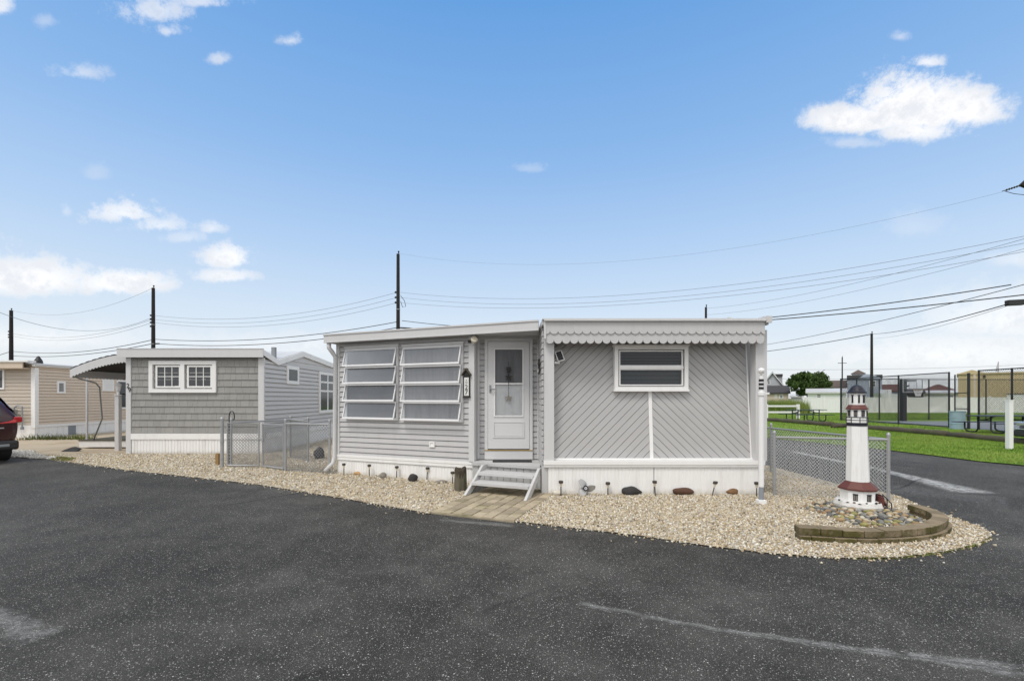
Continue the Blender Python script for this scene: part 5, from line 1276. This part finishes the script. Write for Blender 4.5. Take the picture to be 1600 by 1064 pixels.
# basketball hoop
hp = zf(25.2, 29.3); t = thing('basketball_hoop', hp, 'basketball hoop with padded black pole and clear backboard behind the court fence', 'basketball hoop')
MB().box(hp.x - .14, hp.x + .12, hp.y - .14, hp.y + .14, 0, 2.72).build('pole', 'blackmetal', t, bevel=.02)
b0 = AT(1426.5, 602.5, 28.4)
bxw, bh = .62, .43
m = MB(); ring(m, b0.x - bxw, b0.x + bxw, b0.z - bh, b0.z + bh, .035, 0, .04, Matrix(((1,0,0,0),(0,1,0,28.4),(0,0,1,0),(0,0,0,1)))); ring(m, b0.x - .25, b0.x + .25, b0.z - .2, b0.z + .22, .03, -.006, .01, Matrix(((1,0,0,0),(0,1,0,28.4),(0,0,1,0),(0,0,0,1)))); m.build('backboard_frame', 'galv', t)
MB().quad((b0.x - bxw + .03, 28.42, b0.z - bh + .03), (b0.x + bxw - .03, 28.42, b0.z - bh + .03), (b0.x + bxw - .03, 28.42, b0.z + bh - .03), (b0.x - bxw + .03, 28.42, b0.z + bh - .03)).build('backboard', 'backboard', t)
m = MB(); m.tube([(hp.x, hp.y, 2.6), (b0.x - .2, 28.46, b0.z + .30)], .05, 6); m.tube([(hp.x, hp.y, 2.2), (b0.x - .2, 28.46, b0.z + .0)], .05, 6); m.tube([(hp.x + .1, hp.y, 2.62), (b0.x + .25, 28.46, b0.z + .32)], .045, 6); m.build('support_arm', 'blackmetal', t)
m = MB(); cx, cy, cz = b0.x + .05, 28.1, b0.z - .28; m.tube([(cx + .23*math.cos(a), cy + .23*math.sin(a), cz) for a in [k*math.pi/8 for k in range(17)]], .012, 5); m.tube([(cx, cy + .22, cz), (cx, 28.41, cz)], .04, 5); m.build('rim', 'rock_orange', t)
m = MB()
for k in range(12):
    for dd in (1, -1):
        a0, a1, a2 = k*math.pi/6, (k + dd*.5)*math.pi/6, (k + dd)*math.pi/6
        m.tube([(cx + .22*math.cos(a0), cy + .22*math.sin(a0), cz), (cx + .16*math.cos(a1), cy + .16*math.sin(a1), cz - .18), (cx + .11*math.cos(a2), cy + .11*math.sin(a2), cz - .38)], .008, 3, caps=False)
m.build('net', 'net', t)
# white vinyl fence
t = thing('vinyl_fence', (29.6, 46.3, 0), 'long white vinyl privacy fence beyond the park lawn', 'fence')
fx0, fx1, fy0, fy1 = 29.65, 62, 46.3, 45.0
n = 16
for i in range(n):
    a = i / n; b = (i + 1) / n; xa, xb = fx0 + (fx1-fx0)*a, fx0 + (fx1-fx0)*b; ya, yb = fy0 + (fy1-fy0)*a, fy0 + (fy1-fy0)*b
    u = Vector((xb-xa, yb-ya, 0)); L = u.length; u /= L; X = frame((xa, ya, 0), (u.x, u.y), (u.y, -u.x))
    m = MB(X); s = .07
    while s < L - .07: m.box(s + .012, min(s + .140, L - .07), -.015, .015, .10, 1.5); s += .152
    m.build('panel', 'vinyl', t)
    m = MB(X); m.box(.06, L - .06, -.03, .03, 1.5, 1.58); m.box(.06, L - .06, -.03, .03, .04, .12); m.build('rail', 'vinyl', t)
    m = MB(X); m.box(-.065, .065, -.065, .065, 0, 1.64); m.prism([(-.085, -.085, 1.64), (.085, -.085, 1.64), (.085, .085, 1.64), (-.085, .085, 1.64)], (0, 0, .05)); m.build('post', 'vinyl', t)
t = thing('rail_fence', (18.5, 33, 0), 'low white two rail fence at the edge of the lawn beside the reeds', 'fence')
pxs = [11.0, 13.4, 15.9, 18.45, 20.75]
for x in pxs: MB().box(x - .08, x + .08, 32.92, 33.08, 0, 1.06).build('post', 'vinyl', t)
for a, b in zip(pxs[:-1], pxs[1:]):
    for z in (.42, .86): MB().box(a + .08, b - .08, 32.96, 33.04, z, z + .13).build('rail', 'vinyl', t)

# far houses -------------------------------------------------------
def face(x0, x1, y):
    """turn a far block so that its side wall runs straight away from the park"""
    ph = math.atan2(x0, y); k1 = x1 / y; c, sn = math.cos(ph), math.sin(ph)
    sc = ((k1*y - x0) / (c + k1*sn)) / (x1 - x0)
    return Matrix.Translation((x0, y, 0)) @ Matrix.Rotation(-ph, 4, 'Z') @ Matrix.Diagonal((sc, 1, 1, 1)) @ Matrix.Translation((-x0, -y, 0))
def fh(name, label, x0, x1, y, zw, depth, wall, roof, zr, kind='gable_x', wins=(), cat='house', trim='house_white', grp='houses beyond the park'):
    """wall block, roof and windows; kind: ridge along x, gable facing us, hip or flat"""
    X = face(x0, x1, y); t = thing(name, X @ Vector(((x0+x1)/2, y, 0)), label, cat, grp)
    MB(X).box(x0, x1, y, y + depth, 0, zw).build('wall', wall, t)
    e = .3; m = MB(X)
    if kind == 'gable_x': m.prism([(x0 - e, y - e, zw - .08), (x0 - e, y + depth/2, zr), (x0 - e, y + depth + e, zw - .08), (x0 - e, y + depth + e, zw + .12), (x0 - e, y + depth/2, zr + .2), (x0 - e, y - e, zw + .12)], (x1 - x0 + 2*e, 0, 0))
    elif kind == 'gable_y':
        c = (x0+x1)/2
        MB(X).prism([(x0, y, zw), (x1, y, zw), (c, y, zr)], (0, depth, 0)).build('gable_wall', wall, t)
        m.prism([(x0 - e, y - e, zw - .1), (c, y - e, zr), (x1 + e, y - e, zw - .1), (x1 + e, y - e, zw + .12), (c, y - e, zr + .24), (x0 - e, y - e, zw + .12)], (0, depth + 2*e, 0))
        k = MB(X); k.prism([(x0 - e, y - e - .02, zw - .12), (c, y - e - .02, zr - .02), (x1 + e, y - e - .02, zw - .12), (x1 + e, y - e - .02, zw + .06), (c, y - e - .02, zr + .18), (x0 - e, y - e - .02, zw + .06)], (0, -.04, 0)); k.build('rake_trim', trim, t)
    elif kind == 'hip':
        a = min(depth/2, (x1-x0)/2 - .3) ; yc = y + depth/2
        m.add([(x0 - e, y - e, zw - .05), (x1 + e, y - e, zw - .05), (x1 + e, y + depth + e, zw - .05), (x0 - e, y + depth + e, zw - .05), (x0 + a, yc, zr), (x1 - a, yc, zr)], [(0,1,5,4), (1,2,5), (2,3,4,5), (3,0,4), (3,2,1,0)])
    else: m.box(x0 - .1, x1 + .1, y - .1, y + depth + .1, zw, zr)
    m.build('roof', roof, t)
    for (a, b, z0, z1) in wins:
        win(t, X @ frame((0, y, 0), (1, 0), (0, -1)), a, b, z0, z1, .12, .06, rails=((z0+z1)/2,), mat=trim)
    t_X[t.name] = X
    return t
t_X = {}
def wx(px, Y): return (px - 800) * Y / F
def wz(py, Y): return EYE + (HZ - py) * Y / F
Y = 75
t = fh('far_house', 'grey two storey house with a steep white trimmed gable, right of the mobile home', wx(1190, Y), wx(1224, Y), Y, wz(606, Y), 9, 'house_grey', 'roof_dark', wz(583, Y), 'gable_y', [(wx(1199, Y), wx(1204, Y), wz(601, Y), wz(594, Y))])
X = t_X[t.name]; MB(X).box(wx(1210, Y), wx(1223, Y), Y + 1.2, Y + 7, 0, wz(588, Y)).build('dormer', 'house_grey', t); MB(X).box(wx(1205, Y), wx(1223.5, Y), Y + 1.0, Y + 7.2, wz(588, Y), wz(584.5, Y)).build('dormer_roof', 'roof_dark', t)
Y = 72
fh('far_house', 'peach walled single storey house with a dark roof in front of the grey gable', wx(1188, Y), wx(1232, Y), Y, wz(614.5, Y), 6, 'house_pink', 'roof_dark', wz(604, Y), 'gable_x', [(wx(1211, Y), wx(1214.5, Y), wz(622, Y), wz(616.5, Y)), (wx(1218, Y), wx(1224, Y), wz(623, Y), wz(616.5, Y))])
Y = 80
fh('far_house', 'small white shed behind the reeds', wx(1236, Y), wx(1253, Y), Y, wz(620, Y), 4, 'house_white', 'roof_metal', wz(617.5, Y), 'gable_x', [(wx(1237, Y), wx(1241, Y), wz(623, Y), wz(620.5, Y))])
Y = 62
fh('far_house', 'long low white house with a pale roof behind the lighthouse', wx(1262, Y), wx(1322, Y), Y, wz(614, Y), 9, 'house_white', 'roof_metal', wz(608.5, Y), 'gable_x', [(wx(1276, Y), wx(1284, Y), wz(622, Y), wz(615.5, Y)), (wx(1312, Y), wx(1318, Y), wz(622, Y), wz(615.5, Y))])
Y = 85
fh('far_house', 'grey house with a brown roof behind the low white house', wx(1293, Y), wx(1322, Y), Y, wz(606, Y), 9, 'house_grey', 'roof_brown', wz(595, Y), 'gable_x', [(wx(1298, Y), wx(1302, Y), wz(609, Y), wz(606.5, Y))])
Y = 78
t = fh('far_house', 'tall blue grey house with a cupola on top', wx(1324, Y), wx(1378, Y), Y, wz(593.5, Y), 10, 'house_blue', 'roof_dark', wz(592, Y) + .6, 'flat', [(wx(1358.5, Y), wx(1369, Y), wz(605, Y), wz(595.5, Y)), (wx(1342, Y), wx(1349, Y), wz(622, Y), wz(616, Y))])
X = t_X[t.name]; c0, c1 = wx(1331.5, Y), wx(1352, Y); MB(X).box(c0, c1, Y + 1.5, Y + 3.7, wz(593, Y), wz(583.5, Y)).build('cupola', 'house_white', t)
m = MB(X); m.add([(c0 - .2, Y + 1.1, wz(583.5, Y)), (c1 + .2, Y + 1.1, wz(583.5, Y)), (c1 + .2, Y + 4.1, wz(583.5, Y)), (c0 - .2, Y + 4.1, wz(583.5, Y)), ((c0+c1)/2, Y + 2.6, wz(577, Y))], [(0,1,4),(1,2,4),(2,3,4),(3,0,4),(3,2,1,0)]); m.build('cupola_roof', 'roof_brown', t)
m = MB(X); m.prism([(wx(1340, Y), Y - .2, wz(593, Y)), (wx(1378, Y), Y - .2, wz(593, Y)), (wx(1366, Y), Y - .2, wz(586.5, Y)), (wx(1352, Y), Y - .2, wz(585, Y))], (0, 8, 0)); m.build('gable_wall', 'house_blue', t)
Y = 90
fh('far_house', 'low house with a dark brown roof left of the basketball pole', wx(1379, Y), wx(1412, Y), Y, wz(611.5, Y), 8, 'house_blue', 'roof_red', wz(601.5, Y), 'gable_x')
Y = 70
fh('far_house', 'dark shed behind the basketball backboard', wx(1413, Y), wx(1443, Y), Y, wz(614, Y), 6, 'blackmetal', 'roof_dark', wz(609, Y), 'gable_x')
fh('far_house', 'white house with small windows right of the basketball net', wx(1444, Y), wx(1502, Y), Y, wz(614.5, Y), 8, 'house_white', 'roof_metal', wz(611.5, Y), 'gable_x', [(wx(1452, Y), wx(1455, Y), wz(623, Y), wz(616, Y)), (wx(1457, Y), wx(1460, Y), wz(623, Y), wz(616, Y)), (wx(1478, Y), wx(1491, Y), wz(623, Y), wz(617, Y))])
Y = 92
fh('far_house', 'house with a red brown hip roof behind the white house', wx(1440, Y), wx(1494, Y), Y, wz(610, Y), 9, 'house_pink', 'roof_red', wz(600, Y), 'hip')
# white boat parked beyond the fence
Y = 66; t = thing('parked_boat', (wx(1390, Y), Y, 0), 'white boat stored beyond the white vinyl fence', 'boat', None)
m = MB(); x0, x1 = wx(1380, Y), wx(1403, Y); m.prism([(x0, Y, 1.2), (x1, Y, 1.2), (x1 + .3, Y, 2.1), (x0 - .4, Y, 2.2)], (0, 1.9, 0)); m.build('hull', 'house_white', t)
MB().box(x0 + .5, x1 - .6, Y + .4, Y + 1.5, 2.2, 2.75).build('cabin', 'house_white', t); MB().box(x0 + .9, x1 - 1.2, Y + .36, Y + 1.54, 2.32, 2.62).build('cabin_window', 'pane_dark', t); MB().box(x0 + .2, x1 - .2, Y + .5, Y + 1.4, 0, 1.2).build('trailer', 'timber', t)
# tan building
A_ = Vector((wx(1497, 56.4), 56.4, 0)); ut = Vector((.714, -.70, 0)); nt = Vector((-.70, -.714, 0)); XT = frame((A_.x, A_.y, 0), ut, nt)
t = thing('warehouse', A_ + ut * 12, 'long tan metal building behind the court on the right', 'building')
def sT(px):
    k = (px - 800) / F; return (k * A_.y - A_.x) / (ut.x - k * ut.y)
zt = wz(585.5, 56.4); Lw = 24
m = MB(XT); m.box(0, Lw, -12, 0, 0, zt); ribs(m, 0, Lw, 0, zt, .3, None, .03, .002); m.build('wall', 'tan', t)
m = MB(XT); m.box(-.1, Lw + .1, -12.1, .15, zt, zt + .16); m.prism([(.1, .12, zt + .16), (1.2, .12, zt + .55), (2.3, .12, zt + .16)], (0, -11, 0)); m.build('roof', 'tan', t)
m = MB(XT); m.box(sT(1521), sT(1524.5), .03, .12, 0, zt); m.build('downspout', 'house_pink', t)
m = MB(XT); m.box(sT(1536), sT(1540), .03, .15, zt - .45, zt - .15); m.build('wall_lamp', 'rock_dark', t)
m = MB(XT); m.box(sT(1573), sT(1640), .04, .09, .1, 1.95); m.build('garage_door', 'house_white', t); m = MB(XT); m.box(sT(1572), sT(1642), .04, .16, 1.95, 2.05); m.build('lintel', 'roof_brown', t)
fp = Vector((wx(1560, 58), 58, 0)); t = thing('flag_pole', fp, 'pole with a furled pale flag rising above the tan building roof', 'flag')
zf_ = wz(565, 58); MB().lathe([(.05, 0), (.04, zf_)], tuple(fp), 6).build('pole', 'galv', t); m = MB(); m.prism([(fp.x, 58, zf_ - .05), (fp.x - .35, 58, zf_ - 1.2), (fp.x, 58, zf_ - 1.3)], (0, .06, 0)); m.build('flag', 'house_grey', t)
# tree
def tree(label, base, h, rx, rz_, ncl, seed):
    rg = np.random.default_rng(seed); t = thing('broadleaf_tree', base, label, 'tree')
    m = MB(); m.tube([base, base + Vector((.05, 0, h*.3)), base + Vector((.1, 0, h*.6))], [.28, .22, .12], 8)
    for k in range(7):
        a = k * .9; m.tube([base + Vector((.05, 0, h*(.28 + .04*k))), base + Vector((rx*.45*math.cos(a), rx*.4*math.sin(a), h*(.5 + .05*k))), base + Vector((rx*.75*math.cos(a), rx*.7*math.sin(a), h*(.55 + .06*k)))], [.12, .07, .03], 6)
    m.build('trunk', 'bark', t)
    cl_ = []
    for k in range(ncl):
        v = rg.normal(size=3); v /= np.linalg.norm(v); rr = rg.uniform(.45, 1.0)
        cl_.append((v[0]*rx*rr, v[1]*rx*.8*rr, h*.58 + v[2]*rz_*rr, rg.uniform(.5, 1.0)*rx*.28, rg.uniform(.6, 1.25)))
    nl = 110; Vs = []; cs = []
    for (x, y, z, r, br_) in cl_:
        q = rg.normal(size=(nl, 3)); q /= np.linalg.norm(q, axis=1)[:, None]; q *= (r * rg.uniform(.5, 1.05, nl))[:, None]; q[:, 2] *= .75
        c = q + np.array([base.x + x, base.y + y, z]); rm = rotm(nl, rg); s = rg.uniform(.10, .20, nl)
        quad = np.array([(-1, -.5, 0), (1, -.5, 0), (.6, .6, .15), (-.6, .6, .15)])
        V = np.einsum('nij,kj->nki', rm, quad) * s[:, None, None] + c[:, None, :]
        Vs.append(V.reshape(-1, 3)); cs.append(np.repeat(np.array([.06, .10, .026]) * br_ * rg.uniform(.7, 1.3, (nl, 1)), 4, 0))
    V = np.vstack(Vs) - np.array(base); o = np_mesh('crown', V, np.arange(len(V)).reshape(-1, 4), np.vstack(cs), 'blade'); o.parent = t
Y = 68
tree('dense dark green tree between the peach house and the low white house', Vector((wx(1264, Y), Y, 0)), 6.2, 2.75, 1.75, 130, 4)
Y = 84
tree('partly hidden tree beside the brown roofed grey house', Vector((wx(1289, Y), Y, 0)), 4.4, 1.6, 1.4, 50, 9)

# ================================================================ POLES AND WIRES
def upole(px, pytop, Y, label, r=.14, arms=(), lean=0, bands=False):
    b = Vector(((px - 800) * Y / F, Y, 0)); zt = EYE + (HZ - pytop) * Y / F
    t = thing('utility_pole', b, label, 'utility pole', 'utility poles')
    MB().lathe([(r * 1.25, 0), (r * 1.05, zt * .5), (r * .85, zt - .02), (r * .8, zt)], tuple(b), 10, lean=(lean, 0)).build('shaft', 'pole', t, smooth=False)
    MB().lathe([(.03, 0), (.03, .10), (.06, .12), (.06, .2), (.02, .22)], (b.x + .04 + lean*zt, b.y - .0, zt), 8).build('insulator', 'pole', t)
    for z in arms:
        MB().lathe([(.04, -.07), (.065, -.03), (.065, .03), (.04, .07)], (b.x - r - .04 + lean*z, b.y - .05, z), 8).build('insulator', 'cable', t)
    return t, b, zt
Y1 = 33
t1, b1, zt1 = upole(622, 397, Y1, 'tall dark utility pole rising behind the angled porch roof', .135, [wz(p, Y1) for p in (457, 465, 473)])
m = MB(); m.tube([AT(626, 462, Y1), AT(632, 470, Y1), AT(634, 479, Y1), AT(629, 480, Y1), AT(626, 471, Y1)], .02, 5); m.build('jumper_cable', 'cable', t1, smooth=True)
m = MB(); m.tube([AT(624, 512, Y1), AT(642, 513, Y1)], .05, 6); m.build('bracket_arm', 'pole', t1)
Y2 = 38
t2, b2, zt2 = upole(239.5, 450, Y2, 'dark utility pole behind the shingled home', .14, [wz(p, Y2) for p in (493, 499, 504, 510)])
MB().tube([AT(241, 537, Y2), AT(249, 537, Y2)], .06, 6).build('bracket_arm', 'pole', t2)
Y3 = 47
t3, b3, zt3 = upole(17.5, 485, Y3, 'dark utility pole behind the beige home at the far left', .17, [wz(p, Y3) for p in (518, 523, 527)])
Y4 = 46.8
t4, b4, zt4 = upole(1362, 521, 49, 'dark utility pole rising behind the court fence', .13)
MB().lathe([(.18, 0), (.18, 1.35)], (b4.x, b4.y, 0), 10).build('white_sleeve', 'vinyl', t4)
MB().lathe([(.185, .55), (.185, .95)], (b4.x, b4.y, 0), 10).build('black_band', 'black', t4)
t5, b5, zt5 = upole(1316, 558, 95, 'thin distant utility pole behind the far houses', .12)
MB().box(b5.x - .9, b5.x + .9, b5.y - .06, b5.y + .06, zt5 - 1.3, zt5 - 1.2).build('cross_arm', 'pole', t5)
for t_, b_, zt_, zz in ((t1, b1, zt1, (6.2, 7.9)), (t2, b2, zt2, (6.0, 7.6)), (t3, b3, zt3, (6.4, 8.2))):
    m_ = MB()
    for z_ in zz: m_.lathe([(.155, z_), (.155, z_ + .05)], tuple(b_), 10)
    m_.build('pole_band', 'galv', t_)
t6, b6, zt6 = upole(1103, 480, 40, 'short tip of a utility pole showing above the scalloped roof', .11)
# big pole just beyond the right edge
YR = 18.2; bR = Vector((21.55, YR, 0)); tR = thing('utility_pole', bR, 'near utility pole at the right edge, its cross arm tip just showing', 'utility pole', 'utility poles')
MB().lathe([(.18, 0), (.15, 5), (.13, 10.5)], tuple(bR), 10).build('shaft', 'pole', tR)
tip = AT(1592, 289, YR)
m = MB(); m.prism([(tip.x + .02, YR - .06, tip.z - .02), (tip.x + .5, YR - .06, tip.z - .2), (bR.x, YR - .06, tip.z + .1), (bR.x, YR - .06, tip.z + .3), (tip.x + .28, YR - .06, tip.z + .22)], (0, .12, 0)); m.build('cross_arm', 'pole', tR)
m = MB()
for k in range(6): 
    c = AT(1573 + k*4, 297 - k*1.3, YR); m.lathe([(.02, -.03), (.045, 0), (.02, .03)], (0,0,0), 8, X=Matrix.Translation(c) @ Matrix.Rotation(R(80), 4, 'Y'))
m.tube([AT(1566, 299, YR), AT(1596, 290, YR)], .015, 5); m.build('insulator', 'cable', tR)
m = MB(); m.tube([AT(1570, 299, YR), AT(1584, 303, YR), AT(1602, 305, YR)], .012, 5); m.build('jumper_cable', 'cable', tR)
GW = 'overhead wires'
def wire(a, b, sag, r, label, mat='cable_grey'):
    a = Vector(a); b = Vector(b); n = 36
    pts = [a.lerp(b, i/n) - Vector((0, 0, sag * 4 * (i/n) * (1 - i/n))) for i in range(n + 1)]
    tag(MB().tube(pts, r, 4, caps=False).build('overhead_wire', mat, None, a, recalc=False, smooth=True), label, 'wire', GW)
YE = YR
wire(AT(623, 396, Y1), AT(1567, 300, YE), 1.7, .0045, 'faint top wire from the tall pole to the cross arm tip at the right edge')
for (p, q, s, lab) in (((626, 457), (1640, 361), 1.35, 'uppermost of the three grey wires sweeping right from the tall pole'), ((626, 465), (1640, 372), 1.35, 'middle of the three grey wires sweeping right from the tall pole'), ((626, 473), (1640, 386), 1.2, 'lowest of the three grey wires sweeping right from the tall pole')):
    wire(AT(p[0], p[1], Y1), AT(q[0], q[1], YE), s, .010, lab)
wire(AT(628, 501, Y1), AT(1580, 445, YE), 1.15, .026, 'thick dark wire passing just above the scalloped roof', 'cable')
wire(AT(628, 512, Y1), AT(1640, 456, YE), .75, .028, 'thick dark cable meeting the roof corner at the right of the home', 'cable')
spb = AT(1586, 473, YE)
wire(AT(1103, 482, 40), AT(1640, 362, YE), .5, .010, 'thin wire climbing from the short pole tip to the upper right')
wire(AT(1103, 492, 40), AT(1640, 378, YE), .5, .009, 'thin wire climbing just beneath another to the upper right')
wire(AT(1150, 545, 48), AT(1640, 434, YE), .35, .018, 'dark wire crossing the thick cable right of the home', 'cable')
wire(AT(1362, 522, 49), AT(1572, 476, YE), .25, .024, 'dark cable from the court side pole to the black splice box', 'cable')
wire(AT(1362, 522, 49), AT(1120, 557, 75), .3, .045, 'dark cable from the court side pole running left behind the home', 'cable')
wire(AT(1362, 529, 49), AT(1574, 478, YE), .3, .010, 'thin wire just below the splice box cable')
o = MB(); o.box(-.33, .33, -.09, .09, -.11, .11, X=Matrix.Translation(spb) @ Matrix.Rotation(R(-3), 4, 'Y')); o.tube([AT(1570, 476, YE), AT(1578, 474, YE)], .03, 6)
tag(o.build('splice_box', 'cable', None, spb, bevel=.02), 'black splice box hanging on the cable at the right edge', 'splice box')
wire(spb + Vector((.3, 0, 0)), (23.2, YR - .5, 5.4), .05, .024, 'short cable leading right from the black splice box', 'cable')
for (p, q, s, lab) in (((620, 457), (241, 493), .95, 'uppermost grey wire between the tall pole and the pole behind the shingled home'), ((620, 465), (241, 499), .95, 'middle grey wire between the tall pole and the pole behind the shingled home'), ((620, 473), (241, 504), .95, 'lowest grey wire between the tall pole and the pole behind the shingled home')):
    wire(AT(p[0], p[1], Y1), AT(q[0], q[1], Y2), s, .012, lab)
wire(AT(620, 503, Y1), AT(241, 530, Y2), .6, .028, 'upper thick dark cable between the tall pole and the shingled home pole', 'cable')
wire(AT(620, 512, Y1), AT(243, 537, Y2), .6, .03, 'lower thick dark cable between the tall pole and the shingled home pole', 'cable')
wire(AT(239, 450, Y2), AT(18, 485, Y3), 1.2, .009, 'faint top wire from the shingled home pole toward the far left')
wire(AT(238, 496, Y2), AT(-260, 330, 22), 3.0, .014, 'sagging wire climbing to the left edge of the sky')
for (p, q, s, lab) in (((238, 499), (19, 521), .9, 'upper thin wire between the two left poles'), ((238, 504), (19, 525), .9, 'lower thin wire between the two left poles')):
    wire(AT(p[0], p[1], Y2), AT(q[0], q[1], Y3), s, .012, lab)
wire(AT(238, 531, Y2), AT(20, 549, Y3), .55, .028, 'upper dark cable above the beige home roof', 'cable')
wire(AT(238, 537, Y2), AT(20, 556, Y3), .45, .03, 'lower dark cable touching the beige home roofline', 'cable')
wire(AT(17, 549, Y3), AT(-120, 575, 40), .3, .028, 'dark cable dropping left from the far left pole', 'cable')
for (pa, pb, s, lab) in (((1180, 577), (1640, 568), .5, 'upper faint wire over the far houses'), ((1180, 591), (1640, 583), .6, 'lower faint wire over the far houses')):
    wire(AT(*pa, 95), AT(*pb, 95), s, .03, lab)
